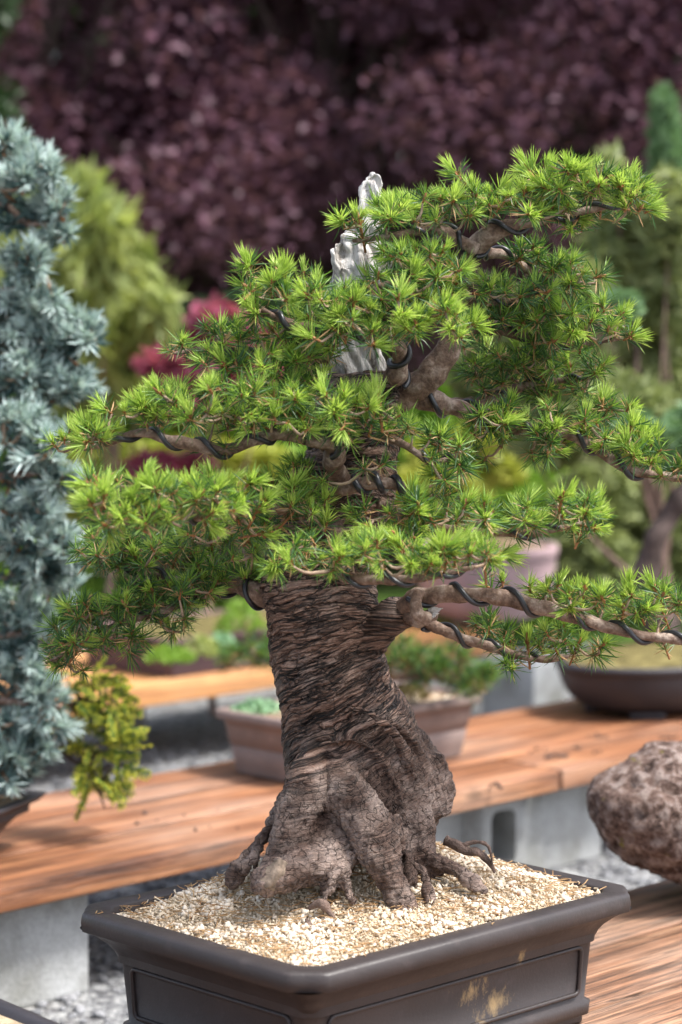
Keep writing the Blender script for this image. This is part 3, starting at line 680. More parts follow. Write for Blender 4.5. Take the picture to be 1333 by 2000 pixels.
# ------------------------------------------------------------------ needle tufts
def needle(mb, base, d, ln, w, droop, mi, r):
    d = np.asarray(d, float); d = d / np.linalg.norm(d)
    s = np.cross(d, r.normal(size=3)); s /= np.linalg.norm(s); n = np.cross(s, d)
    mid = base + d * ln * 0.55; tip = base + d * ln + n * droop * ln
    V = [base - s * w * .35, base + n * w * .15, base + s * w * .35, mid - s * w * .5, mid + n * w * .3, mid + s * w * .5, tip]
    b = mb.n; mb.add(V, [[0, 1, 4, 3], [1, 2, 5, 4]], mi); mb.more([[3, 4, 6], [4, 5, 6]], b, mi)
def cone_dir(r, lo, hi):
    t = math.radians(r.uniform(lo, hi)); a = r.uniform(0, 2 * math.pi); return np.array([math.sin(t) * math.cos(a), math.sin(t) * math.sin(a), math.cos(t)])
def tuft_mesh(seed, kind):
    r = np.random.default_rng(seed); mb = MB(); L = 0.0252
    def bunch(n, lo, hi, l0, l1, mi, z0, z1, w=0.00155):
        for _ in range(n):
            z = r.uniform(z0, z1); needle(mb, np.array([r.normal() * .0006, r.normal() * .0006, z]), cone_dir(r, lo, hi), L * r.uniform(l0, l1), w * r.uniform(.8, 1.15), r.normal() * .08, mi, r)
    def brush(n, k, spread, l0, l1, mi):               # k short new shoots, each a tight fan of soft needles
        for _ in range(k):
            ax_ = cone_dir(r, 0, spread); b0 = ax_ * r.uniform(.001, .009)
            for _ in range(n):
                dd = ax_ + r.normal(size=3) * .21
                needle(mb, b0 + r.normal(size=3) * .0012, dd, L * r.uniform(l0, l1), .0016 * r.uniform(.85, 1.2), r.normal() * .06, mi, r)
    if kind == 'bright':
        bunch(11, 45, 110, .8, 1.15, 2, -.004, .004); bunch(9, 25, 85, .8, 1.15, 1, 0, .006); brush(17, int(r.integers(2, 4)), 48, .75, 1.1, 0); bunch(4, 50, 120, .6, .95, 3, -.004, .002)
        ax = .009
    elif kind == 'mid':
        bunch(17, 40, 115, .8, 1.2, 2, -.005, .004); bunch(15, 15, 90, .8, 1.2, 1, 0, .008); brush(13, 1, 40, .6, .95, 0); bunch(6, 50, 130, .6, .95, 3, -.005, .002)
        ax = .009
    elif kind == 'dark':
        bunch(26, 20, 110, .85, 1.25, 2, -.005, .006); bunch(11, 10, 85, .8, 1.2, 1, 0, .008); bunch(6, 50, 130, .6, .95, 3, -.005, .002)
        ax = .008
    else:                                              # a longer shoot, needles all along it
        bunch(18, 35, 85, .7, 1.0, 2, -.03, .0); bunch(16, 25, 75, .75, 1.0, 1, -.02, .008); brush(16, 2, 30, .8, 1.1, 0); bunch(4, 50, 110, .6, .9, 3, -.03, -.01)
        ax = .016
    zb = -.03 if kind == 'shoot' else -.006
    tube(mb, [[0, 0, zb], [0, 0, 0], [0, 0, ax * .5], [0, 0, ax]], [.0014, .0017, .0021, .0007], 6, 4)
    if kind in ('bright', 'shoot'):                    # brown bud scales at the foot of the new growth
        for _ in range(9): needle(mb, np.array([0, 0, .001]), cone_dir(r, 15, 60), .007, .0032, 0, 4, r)
    me = mb.mesh('needle_tuft')
    for m in ('lime', 'green', 'dark', 'dry', 'bud'): me.materials.append(M[m])
    return me
TUFTS = {k: [tuft_mesh(100 * i + j, k) for j in range(6)] for i, k in enumerate(('bright', 'mid', 'dark', 'shoot'))}
def blue_tuft(seed, dark=False):
    r = np.random.default_rng(seed); mb = MB()
    for _ in range(62):
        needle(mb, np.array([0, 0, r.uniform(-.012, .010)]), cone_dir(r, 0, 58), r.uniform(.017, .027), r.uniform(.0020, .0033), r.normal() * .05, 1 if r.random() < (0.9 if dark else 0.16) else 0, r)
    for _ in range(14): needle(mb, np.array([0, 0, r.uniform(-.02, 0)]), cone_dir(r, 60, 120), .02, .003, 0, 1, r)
    tube(mb, [[0, 0, -.022], [0, 0, 0], [0, 0, .006]], [.002, .002, .001], 5, 2)
    me = mb.mesh('needle_tuft')
    for m in ('blue', 'bluedark', 'bud'): me.materials.append(M[m])
    return me
BLUE = [blue_tuft(900 + i) for i in range(6)] + [blue_tuft(950 + i, True) for i in range(3)]
def spray_mesh(seed):
    r = np.random.default_rng(seed); mb = MB()          # a flat, feathery cypress spray
    def stem(b, d, ln, lev):
        n = int(ln / .0042)
        for i in range(n):
            p = b + d * ln * i / n
            for sgn in (-1, 1):
                dd = d + sgn * np.cross(d, [0, 1, 0]) * r.uniform(.6, 1.0) + r.normal(size=3) * .18
                if lev and i % 2 == 0 and i < n - 1: stem(p, dd / np.linalg.norm(dd), ln * .42 * (1 - .5 * i / n), 0)
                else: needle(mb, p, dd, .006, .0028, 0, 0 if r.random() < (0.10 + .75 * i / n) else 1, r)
        tube(mb, [b, b + d * ln * .5, b + d * ln], [.0012, .001, .0005], 4, 1)
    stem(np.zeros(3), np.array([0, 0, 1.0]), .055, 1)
    me = mb.mesh('spray')
    for m in ('gold', 'goldgreen'): me.materials.append(M[m])
    return me
SPRAY = [spray_mesh(70 + i) for i in range(4)]

def orient(d, r):
    d = Vector(d).normalized(); q = d.to_track_quat('Z', 'Y').to_matrix().to_4x4()
    return q @ Matrix.Rotation(r.uniform(0, 6.283), 4, 'Z')
def join_tufts(name, items, mats, parent, kind='stuff'):
    """items: (mesh, matrix); everything past the limit becomes one part"""
    V, L3, L4, m3, m4, n = [], [], [], [], [], 0; cache = {}
    mb = MB()
    for me, mat in items:
        if me.name not in cache:
            co = np.empty(len(me.vertices) * 3); me.vertices.foreach_get('co', co)
            tri = [p.vertices[:] for p in me.polygons if len(p.vertices) == 3]; qd = [p.vertices[:] for p in me.polygons if len(p.vertices) == 4]
            mt = [p.material_index for p in me.polygons if len(p.vertices) == 3]; mq = [p.material_index for p in me.polygons if len(p.vertices) == 4]
            cache[me.name] = (co.reshape(-1, 3), np.array(tri), np.array(qd), np.array(mt), np.array(mq))
        co, tri, qd, mt, mq = cache[me.name]; A = np.array(mat)
        b = mb.n; mb.add(co @ A[:3, :3].T + A[:3, 3], qd, mq); mb.q[3].append(tri + b); mb.mi[3].append(mt)
    o = mb.build(name, mats, parent); o['kind'] = kind; return o

# ------------------------------------------------------------------ the big bonsai: branches
# pts: (px, py, metres behind Y0, radius px); pads: (cx, cy, rx, ry, off, spread, n, (bright, mid, dark, shoot), lean)
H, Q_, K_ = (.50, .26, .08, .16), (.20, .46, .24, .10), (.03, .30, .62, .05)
BR = [
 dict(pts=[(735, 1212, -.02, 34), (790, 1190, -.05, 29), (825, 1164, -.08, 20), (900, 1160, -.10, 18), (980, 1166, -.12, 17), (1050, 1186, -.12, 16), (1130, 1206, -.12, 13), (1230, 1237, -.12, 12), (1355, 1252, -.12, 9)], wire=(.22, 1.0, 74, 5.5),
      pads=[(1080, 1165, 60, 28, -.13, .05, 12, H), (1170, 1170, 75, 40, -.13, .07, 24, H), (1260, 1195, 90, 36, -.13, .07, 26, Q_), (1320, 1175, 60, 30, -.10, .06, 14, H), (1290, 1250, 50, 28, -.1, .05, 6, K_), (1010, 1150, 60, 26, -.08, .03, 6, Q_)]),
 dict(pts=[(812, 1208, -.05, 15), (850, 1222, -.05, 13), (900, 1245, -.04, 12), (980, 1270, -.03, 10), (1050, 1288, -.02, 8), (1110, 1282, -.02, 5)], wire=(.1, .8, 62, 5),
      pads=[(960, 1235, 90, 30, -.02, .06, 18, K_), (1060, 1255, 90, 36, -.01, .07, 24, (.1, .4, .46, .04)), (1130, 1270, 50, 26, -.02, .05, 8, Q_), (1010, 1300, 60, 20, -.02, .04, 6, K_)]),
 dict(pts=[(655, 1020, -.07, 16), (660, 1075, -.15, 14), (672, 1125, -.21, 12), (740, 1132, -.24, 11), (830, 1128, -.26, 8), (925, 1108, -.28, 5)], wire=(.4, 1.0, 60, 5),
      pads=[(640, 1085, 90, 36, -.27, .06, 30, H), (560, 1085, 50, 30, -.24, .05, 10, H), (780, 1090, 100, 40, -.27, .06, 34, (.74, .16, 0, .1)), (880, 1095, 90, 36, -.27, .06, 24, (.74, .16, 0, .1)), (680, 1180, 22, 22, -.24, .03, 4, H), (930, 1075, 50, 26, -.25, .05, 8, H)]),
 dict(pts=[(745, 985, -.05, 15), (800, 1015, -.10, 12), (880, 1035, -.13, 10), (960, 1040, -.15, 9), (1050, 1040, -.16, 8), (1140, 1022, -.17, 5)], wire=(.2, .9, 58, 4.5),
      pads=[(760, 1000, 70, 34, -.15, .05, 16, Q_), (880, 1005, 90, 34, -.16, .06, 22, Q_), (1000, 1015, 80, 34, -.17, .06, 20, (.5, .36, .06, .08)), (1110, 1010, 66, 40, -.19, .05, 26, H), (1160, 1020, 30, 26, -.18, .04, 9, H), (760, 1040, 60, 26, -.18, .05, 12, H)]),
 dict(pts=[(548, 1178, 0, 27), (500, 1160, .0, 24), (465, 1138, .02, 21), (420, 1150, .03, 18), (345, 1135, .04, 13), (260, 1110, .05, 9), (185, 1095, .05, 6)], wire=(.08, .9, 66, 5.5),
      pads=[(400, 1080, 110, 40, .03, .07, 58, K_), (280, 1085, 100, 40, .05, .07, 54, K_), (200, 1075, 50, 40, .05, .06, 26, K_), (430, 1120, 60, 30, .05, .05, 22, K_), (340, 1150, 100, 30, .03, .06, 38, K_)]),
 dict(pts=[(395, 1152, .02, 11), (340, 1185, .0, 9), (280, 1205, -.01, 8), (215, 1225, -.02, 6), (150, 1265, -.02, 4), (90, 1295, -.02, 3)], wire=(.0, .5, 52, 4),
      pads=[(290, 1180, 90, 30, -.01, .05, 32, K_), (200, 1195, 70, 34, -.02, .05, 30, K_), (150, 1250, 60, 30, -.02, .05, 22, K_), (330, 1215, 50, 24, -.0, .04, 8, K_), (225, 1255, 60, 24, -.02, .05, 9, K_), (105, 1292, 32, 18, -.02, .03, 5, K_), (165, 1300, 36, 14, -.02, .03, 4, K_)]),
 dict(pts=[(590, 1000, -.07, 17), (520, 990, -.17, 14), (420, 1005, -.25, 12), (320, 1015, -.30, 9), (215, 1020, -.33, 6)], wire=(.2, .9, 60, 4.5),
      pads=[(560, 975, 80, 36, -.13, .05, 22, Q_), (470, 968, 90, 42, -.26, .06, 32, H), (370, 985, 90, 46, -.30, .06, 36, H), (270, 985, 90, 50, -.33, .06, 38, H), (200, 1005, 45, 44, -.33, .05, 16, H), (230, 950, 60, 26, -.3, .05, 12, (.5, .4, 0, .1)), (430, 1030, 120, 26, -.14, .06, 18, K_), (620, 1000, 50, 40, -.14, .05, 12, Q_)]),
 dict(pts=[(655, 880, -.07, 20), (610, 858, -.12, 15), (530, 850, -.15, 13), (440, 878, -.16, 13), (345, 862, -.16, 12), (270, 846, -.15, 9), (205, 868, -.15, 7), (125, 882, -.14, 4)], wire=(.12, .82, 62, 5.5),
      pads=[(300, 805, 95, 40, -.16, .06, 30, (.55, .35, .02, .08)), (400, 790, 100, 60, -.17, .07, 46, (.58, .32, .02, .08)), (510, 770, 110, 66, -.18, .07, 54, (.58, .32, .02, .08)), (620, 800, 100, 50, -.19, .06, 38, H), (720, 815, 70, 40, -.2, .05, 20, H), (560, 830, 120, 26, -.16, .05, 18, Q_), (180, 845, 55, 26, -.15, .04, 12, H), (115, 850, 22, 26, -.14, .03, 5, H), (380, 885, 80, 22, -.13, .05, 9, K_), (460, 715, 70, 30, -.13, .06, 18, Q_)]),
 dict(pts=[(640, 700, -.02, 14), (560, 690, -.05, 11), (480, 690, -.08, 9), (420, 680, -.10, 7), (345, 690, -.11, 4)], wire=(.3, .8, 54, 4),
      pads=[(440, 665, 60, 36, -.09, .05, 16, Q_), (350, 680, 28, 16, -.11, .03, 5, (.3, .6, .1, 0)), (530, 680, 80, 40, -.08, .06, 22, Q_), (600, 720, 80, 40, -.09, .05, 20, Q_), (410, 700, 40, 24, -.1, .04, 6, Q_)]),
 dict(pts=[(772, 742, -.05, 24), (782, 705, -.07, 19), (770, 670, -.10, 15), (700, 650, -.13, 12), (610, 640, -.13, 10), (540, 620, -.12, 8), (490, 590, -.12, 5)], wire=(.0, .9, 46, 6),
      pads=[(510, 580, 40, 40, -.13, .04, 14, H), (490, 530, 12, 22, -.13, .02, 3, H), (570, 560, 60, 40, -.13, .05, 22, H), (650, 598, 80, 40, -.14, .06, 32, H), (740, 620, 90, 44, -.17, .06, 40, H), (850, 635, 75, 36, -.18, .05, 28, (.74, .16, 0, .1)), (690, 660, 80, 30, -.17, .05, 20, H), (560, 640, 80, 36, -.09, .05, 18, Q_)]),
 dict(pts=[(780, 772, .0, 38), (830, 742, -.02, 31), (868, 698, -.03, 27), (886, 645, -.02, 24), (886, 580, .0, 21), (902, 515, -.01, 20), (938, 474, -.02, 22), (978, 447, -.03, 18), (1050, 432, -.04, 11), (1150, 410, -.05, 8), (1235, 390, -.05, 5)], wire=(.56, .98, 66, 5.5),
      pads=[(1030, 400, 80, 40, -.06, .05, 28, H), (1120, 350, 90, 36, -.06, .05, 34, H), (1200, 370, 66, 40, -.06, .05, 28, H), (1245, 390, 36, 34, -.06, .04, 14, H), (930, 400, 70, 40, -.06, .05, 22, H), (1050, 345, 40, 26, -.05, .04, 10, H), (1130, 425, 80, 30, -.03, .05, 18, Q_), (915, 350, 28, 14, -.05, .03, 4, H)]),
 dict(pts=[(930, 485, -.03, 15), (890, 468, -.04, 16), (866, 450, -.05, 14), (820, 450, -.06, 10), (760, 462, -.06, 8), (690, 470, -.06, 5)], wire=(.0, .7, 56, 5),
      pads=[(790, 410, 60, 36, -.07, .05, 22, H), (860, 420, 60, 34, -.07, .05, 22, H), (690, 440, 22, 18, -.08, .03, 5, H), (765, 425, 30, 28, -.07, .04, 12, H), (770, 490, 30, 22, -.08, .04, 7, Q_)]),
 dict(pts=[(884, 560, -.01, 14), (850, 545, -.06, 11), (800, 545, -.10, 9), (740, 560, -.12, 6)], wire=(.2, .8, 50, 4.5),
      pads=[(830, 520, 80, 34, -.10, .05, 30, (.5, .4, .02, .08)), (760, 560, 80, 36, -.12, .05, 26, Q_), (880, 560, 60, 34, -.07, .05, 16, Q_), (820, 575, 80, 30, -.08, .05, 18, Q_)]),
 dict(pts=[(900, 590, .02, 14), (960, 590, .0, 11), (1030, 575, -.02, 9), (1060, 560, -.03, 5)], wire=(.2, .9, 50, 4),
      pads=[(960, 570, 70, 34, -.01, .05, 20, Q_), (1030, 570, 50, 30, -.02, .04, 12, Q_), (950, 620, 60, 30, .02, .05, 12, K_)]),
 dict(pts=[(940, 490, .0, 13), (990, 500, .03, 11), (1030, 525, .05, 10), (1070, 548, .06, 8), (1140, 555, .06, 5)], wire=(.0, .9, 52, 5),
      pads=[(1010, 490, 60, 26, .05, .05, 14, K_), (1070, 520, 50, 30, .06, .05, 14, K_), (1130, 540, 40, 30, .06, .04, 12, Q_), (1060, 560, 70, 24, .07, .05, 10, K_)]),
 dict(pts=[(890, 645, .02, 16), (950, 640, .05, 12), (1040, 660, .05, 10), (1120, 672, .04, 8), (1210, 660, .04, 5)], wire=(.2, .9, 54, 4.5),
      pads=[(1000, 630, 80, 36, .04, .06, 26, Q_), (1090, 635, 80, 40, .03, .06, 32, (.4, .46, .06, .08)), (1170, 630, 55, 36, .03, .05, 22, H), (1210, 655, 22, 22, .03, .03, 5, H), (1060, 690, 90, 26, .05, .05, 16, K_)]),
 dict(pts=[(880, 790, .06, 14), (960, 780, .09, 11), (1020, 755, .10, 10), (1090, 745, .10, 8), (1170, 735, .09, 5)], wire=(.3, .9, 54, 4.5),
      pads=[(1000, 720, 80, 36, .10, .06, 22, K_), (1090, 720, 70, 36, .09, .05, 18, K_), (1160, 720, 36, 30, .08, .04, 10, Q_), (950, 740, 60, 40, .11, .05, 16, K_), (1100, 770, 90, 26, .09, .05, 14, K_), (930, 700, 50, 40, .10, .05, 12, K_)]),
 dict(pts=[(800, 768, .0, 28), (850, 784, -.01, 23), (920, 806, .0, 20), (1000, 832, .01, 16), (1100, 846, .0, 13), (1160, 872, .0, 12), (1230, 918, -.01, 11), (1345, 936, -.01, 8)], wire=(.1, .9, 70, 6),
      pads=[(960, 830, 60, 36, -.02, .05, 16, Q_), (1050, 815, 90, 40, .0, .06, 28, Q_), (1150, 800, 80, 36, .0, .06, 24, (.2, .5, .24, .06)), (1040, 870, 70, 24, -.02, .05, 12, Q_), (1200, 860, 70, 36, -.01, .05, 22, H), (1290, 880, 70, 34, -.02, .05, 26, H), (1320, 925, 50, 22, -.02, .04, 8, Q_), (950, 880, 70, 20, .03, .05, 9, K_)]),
 dict(pts=[(735, 850, -.08, 10), (790, 868, -.12, 8), (840, 900, -.13, 6), (885, 895, -.13, 4)], wire=(.5, 1.0, 40, 4),
      pads=[(790, 845, 60, 26, -.13, .04, 12, Q_), (870, 870, 50, 28, -.13, .04, 14, Q_), (890, 930, 40, 30, -.12, .04, 10, (.1, .5, .4, 0)), (820, 910, 40, 20, -.12, .03, 3, K_)]),
 dict(pts=[(645, 965, -.07, 17), (690, 950, -.10, 16), (740, 942, -.11, 14), (790, 950, -.11, 10)], wire=(.3, 1.0, 26, 7),
      pads=[(740, 920, 50, 24, -.12, .04, 7, K_), (600, 930, 60, 26, -.1, .05, 12, K_), (850, 950, 40, 26, -.1, .04, 6, K_)]),
 dict(pts=[(660, 935, -.06, 24), (652, 900, -.10, 23), (648, 868, -.13, 20), (600, 862, -.14, 8)], wire=(.6, .9, 40, 7),
      pads=[(690, 850, 60, 22, -.14, .04, 9, Q_)]),
]
def build_branches(tree, BR, Yb, tufts, pick, twig_px, lim, mats, stuff_name, scale=(0.70, 1.25), up=0.75, camw=0.35, dens=1.0, shrink=1.0, flat=1.0, keep=(), part='needle_tuft', mbr='branch', trunk_mat=None):
    r = np.random.default_rng(21); singles, rest = [], []
    for bi, b in enumerate(BR):
        mb = MB(); S = spline(b['pts'], 60); C = np.array([at(p[0], p[1], Yb + p[2]) for p in S]); R = S[:, 3] / (FPX / Yb) * 0.9
        tube(mb, C, R, 12, 0, 0.35, bi * 2.3)
        nodes = [c for c in C[8:]]; tl = []
        for pad in b['pads']:
            cx, cy, rx, ry, off, sp, n, mix = pad; ry *= flat
            for _ in range(max(2, round(n * dens))):
                a = r.uniform(0, 6.283); q = math.sqrt(r.random()) * shrink; dx, dy, dz = q * math.cos(a), q * math.sin(a), r.uniform(-1, 1)
                if any(((cx + rx * dx - kx) / kw) ** 2 + ((cy + ry * dy - ky) / kh) ** 2 < 1 for kx, ky, kw, kh in keep): continue
                tl.append((at(cx + rx * dx, cy + ry * dy, Yb + off + sp * dz), np.array([dx * 0.75, dz * 0.45, -dy * 0.35]), mix))
        br = mb
        N = np.array(nodes)
        order = np.argsort([np.min(np.linalg.norm(N - t[0], axis=1)) for t in tl])
        items = []
        for i in order:
            p, d, mix = tl[i]; A = np.array(nodes); dist = np.linalg.norm(A - p, axis=1); q = A[int(np.argmin(dist))]
            g = p - q; gl = np.linalg.norm(g) + 1e-6
            dirv = d + g / gl * 0.55 + np.array([0, -camw, up]) + r.normal(size=3) * 0.33
            dirv /= np.linalg.norm(dirv)
            m1 = q + g * 0.55 + np.array([0, 0, -0.18 * gl]) + r.normal(size=3) * 0.05 * gl
            tp = p - dirv * 0.006
            if gl > 0.004:
                Sx = spline([q, m1, tp], 6); tube(mb, Sx, np.linspace(min(4.2, 2.4 + gl * 30), 1.9, 6) / 1532 * twig_px, 5, 1)
            nodes.append(p); nodes.append(m1)
            items.append((p, dirv, mix, bi))
        o = mb.build(mbr, [M['branch'], M['twig']], tree)
        if b.get('wire'):
            w0, w1, pitch, wr = b['wire']; k0, k1 = int(w0 * 59), int(w1 * 59)
            S2 = spline(b['pts'], 600); C2 = np.array([at(p[0], p[1], Yb + p[2]) for p in S2]); R2 = S2[:, 3] / (FPX / Yb) * 0.9
            T, Nn, Bb = frames(C2); L = np.concatenate([[0], np.cumsum(np.linalg.norm(np.diff(C2, axis=0), axis=1))]) * (FPX / Yb)
            a = L / (pitch * 1.45) * 6.283 + bi; wrm = wr * 0.95 / (FPX / Yb)
            Hx = C2 + (np.cos(a)[:, None] * Nn + np.sin(a)[:, None] * Bb) * (R2 + wrm * 0.55)[:, None]
            s0, s1 = int(w0 * 599), int(w1 * 599); mw = MB(); tube(mw, Hx[s0:s1:2], wrm, 7)
            mw_o = mw.build('wire', M['wire']); mw_o.parent = o; mw_o.matrix_parent_inverse = tree.matrix_basis.inverted() if False else Matrix.Identity(4)
            mw_o.matrix_parent_inverse = (Matrix.Translation(tree.location) @ o.matrix_parent_inverse).inverted()
        for it in items:
            p, dv, mix, _ = it; me = pick(r, mix); s = r.uniform(*scale)
            mat = Matrix.Translation(p) @ orient(dv, r) @ Matrix.Scale(s, 4)
            singles.append((p[1], me, mat, o))
    order = np.argsort([s[0] for s in singles]); pickset = set()
    cells = {}
    for i in order:                                    # front-most of each small area first
        p = singles[i][2].translation; key = (int(p.x * 40), int(p.z * 40)); cells.setdefault(key, []).append(i)
    lay = 0
    while len(pickset) < lim and any(len(c) > lay for c in cells.values()):
        for c in cells.values():
            if len(c) > lay and len(pickset) < lim: pickset.add(c[lay])
        lay += 1
    inv = Matrix.Translation(tree.location).inverted()
    for i, (_, me, mat, o) in enumerate(singles):
        if i in pickset:
            t = bpy.data.objects.new(part, me); COL.objects.link(t); t.parent = o
            base = Matrix.Translation(tree.location) @ o.matrix_parent_inverse
            t.matrix_parent_inverse = base.inverted(); t.matrix_basis = mat
        else: rest.append((me, mat))
    if rest: join_tufts(stuff_name, rest, mats, tree)
    return len(singles)
def pick_main(r, mix):
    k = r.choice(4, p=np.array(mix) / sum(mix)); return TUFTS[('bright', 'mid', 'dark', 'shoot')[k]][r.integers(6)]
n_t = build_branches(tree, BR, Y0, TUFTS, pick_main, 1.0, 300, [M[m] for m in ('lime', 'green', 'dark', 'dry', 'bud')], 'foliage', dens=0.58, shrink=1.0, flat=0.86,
    keep=((682, 505, 44, 52), (722, 372, 40, 46), (735, 715, 30, 34), (868, 720, 46, 62), (652, 900, 40, 44), (350, 905, 230, 24), (955, 470, 50, 40), (775, 895, 26, 50), (870, 800, 60, 26), (640, 1160, 110, 26), (1240, 1235, 120, 10)))
print('tufts', n_t)
def stub():
    mb = MB(); pxtube(mb, [(800, 1200, -.06, 20), (822, 1208, -.075, 17), (848, 1200, -.09, 13)], 14, 10, 0, .3)
    pxtube(mb, [(818, 1158, -.095, 12), (813, 1180, -.105, 13), (818, 1202, -.105, 14), (838, 1210, -.10, 12)], 16, 10, 0, .3, 4)
    for k in range(9):
        x = 842 + rng.uniform(-4, 6); y = 1198 + rng.uniform(-9, 10); l = rng.uniform(8, 20)
        pxtube(mb, [(x, y, -.095, 4.5), (x + l * .6, y - l * .2, -.098, 3.0), (x + l, y - l * .3, -.10, .8)], 5, 5, 1)
    tag(mb.build('snapped_stub', [M['branch'], M['dead']], tree), 'snapped branch stub with pale splintered wood')
stub()

# ------------------------------------------------------------------ the lava rock
def rock():
    c = at(1340, 1590, 3.69); me = bpy.data.meshes.new('lava_rock'); v, f = ICO4
    d = v / np.linalg.norm(v, axis=1)[:, None]
    R = 1.0 / (np.abs(d[:, 0] / 0.205) ** 2.4 + np.abs(d[:, 1] / 0.15) ** 2.4 + np.abs(d[:, 2] / 0.124) ** 2.4) ** (1 / 2.4)
    R *= 1 - 0.36 * sstep(0.15, 0.95, -d[:, 2] * 0.75 - d[:, 0] * 0.62) - 0.10 * sstep(0.3, 1, d[:, 2] * 0.6 - d[:, 0] * 0.75)
    p = d * R[:, None]
    h = 0.024 * pn(p[:, 0] * 9, p[:, 1] * 9, p[:, 2] * 9) + 0.006 * pn(p[:, 0] * 42, p[:, 1] * 42, p[:, 2] * 42)
    pit = np.maximum(0, pn(p[:, 0] * 62, p[:, 1] * 62, p[:, 2] * 62) - 0.12) + 0.7 * np.maximum(0, pn(p[:, 0] * 120, p[:, 1] * 120, p[:, 2] * 120) - 0.1)
    p = p + d * (h - 0.026 * pit)[:, None]
    mb = MB(); zmin = p[:, 2].min(); c[2] = ZB - zmin - 0.002; mb.add(p, f); me = mb.mesh('lava_rock'); o = link('lava_rock', me, M['rock']); o.location = c
    tag(o, 'rough pitted brown and grey lava rock on the weathered bench', 'rock')
    return o
rock()

# ------------------------------------------------------------------ other pots
def rect_pot(label, c, z, hx, hy, h, rz, m, flare, rim=0.010, groove=True, soilm=None, r=0.02):
    o = empty('bonsai_pot', (c[0], c[1], z), label, 'plant pot', 'bonsai pots', rz); mb = MB(); L = []
    for t in (0.04, .06, .2, .44, .455, .47, .485, .7, .86, .87, .885, .99, 1.0):
        e = -flare * (1 - t); 
        if groove and t in (.455, .47): e -= 0.003
        if t >= .87: e += rim
        if t == 1.0: e -= 0.004
        L.append(loopz(rrect(hx - rim + e, hy - rim + e, r, 5), h * t))
    L.append(loopz(rrect(hx - 0.02, hy - 0.02, r * .7, 5), h)); L.append(loopz(rrect(hx - 0.023, hy - 0.023, r * .7, 5), h - 0.012)); L.append(loopz(rrect(hx - 0.024, hy - 0.024, r * .7, 5), h - 0.03))
    loft(mb, L, cap_start=True, cap_end=True); local('body', mb.mesh('body'), m, o)
    for sx in (-1, 1):
        for sy in (-1, 1): local('foot', bevel_box(0.05, 0.035, h * .06, 0.003), m, o, (sx * (hx - rim - flare - .04), sy * (hy - rim - flare - .025), h * .03))
    if soilm:
        n = 14; U, Vv = np.meshgrid(np.linspace(-hx + .0225, hx - .0225, n), np.linspace(-hy + .0225, hy - .0225, n))
        zz = h - 0.010 + 0.012 * (1 - (U / hx) ** 2) * (1 - (Vv / hy) ** 2) + 0.004 * pn(U * 30, Vv * 30, c[0])
        i, j = np.meshgrid(np.arange(n - 1), np.arange(n - 1), indexing='ij'); F = np.stack([i * n + j, i * n + j + 1, (i + 1) * n + j + 1, (i + 1) * n + j], -1).reshape(-1, 4)
        mb = MB(); mb.add(np.stack([U, Vv, zz], -1).reshape(-1, 3), F); local('soil', mb.mesh('soil'), soilm, o)
    return o
tan_c = np.array([0.020, 4.80])
rect_pot('tan rectangular pot with a lighter groove, standing behind the bonsai trunk', tan_c, ZB, 0.262, 0.132, 0.130, D45, M['pot_tan'], 0.022, soilm=M['soil_dark'])
def grains(name, label, c, rz, hx, hy, z, n, mats, rr=(0.002, 0.005)):
    mb = MB(); v, f = ICO1
    for _ in range(n):
        u, w = rng.uniform(-hx, hx), rng.uniform(-hy, hy); x = c[0] + u * math.cos(rz) - w * math.sin(rz); y = c[1] + u * math.sin(rz) + w * math.cos(rz)
        r = rng.uniform(*rr); mb.add(v * r * rng.uniform(.7, 1.2, 3) + [x, y, z + 0.012 * (1 - (u / hx) ** 2) * (1 - (w / hy) ** 2)], f, int(rng.integers(len(mats))))
    tag(mb.build(name, mats, smooth=False), label, kind='stuff')
grains('potting_grit', 'pale grit on the soil of the tan pot', tan_c, D45, 0.225, 0.10, ZB + 0.121, 1500, [M['pumice'], M['tan'], M['rust']])
# a clump of sedum at the near-left end of that pot
def clump(name, label, cat, c, R, h, n, m, leaf=0.012):
    o = empty(name, c, label, cat); mb = MB()
    for _ in range(n):
        a, q = rng.uniform(0, 6.28), math.sqrt(rng.random()); p = np.array([R * q * math.cos(a), R * q * math.sin(a), h * (1 - q * q) * rng.uniform(.5, 1)])
        needle(mb, p - [0, 0, leaf * .3], [rng.normal() * .7, rng.normal() * .7, 1], leaf * rng.uniform(.7, 1.2), leaf * .6, .1, 0, rng)
    local('leaves', mb.mesh('leaves'), m, o)
    mb = MB()
    for k in range(7):
        a = k * .9; tube(mb, [[0, 0, -.004], [R * .3 * math.cos(a), R * .3 * math.sin(a), h * .3], [R * .7 * math.cos(a), R * .7 * math.sin(a), h * .4]], .0018, 5)
    local('stem', mb.mesh('stem'), M['twig'], o); return o
sc_ = onz(505, 1388, ZB + 0.124)
clump('sedum', 'pale green sedum clump in the tan pot, left of the trunk', 'succulent', sc_, 0.055, 0.02, 260, M['sedum'], 0.014)
clump('moss_clump', 'rusty yellow moss tuft in the tan pot, right of the trunk', 'moss', onz(800, 1362, ZB + .124), 0.04, 0.035, 200, M['moss'], 0.012)

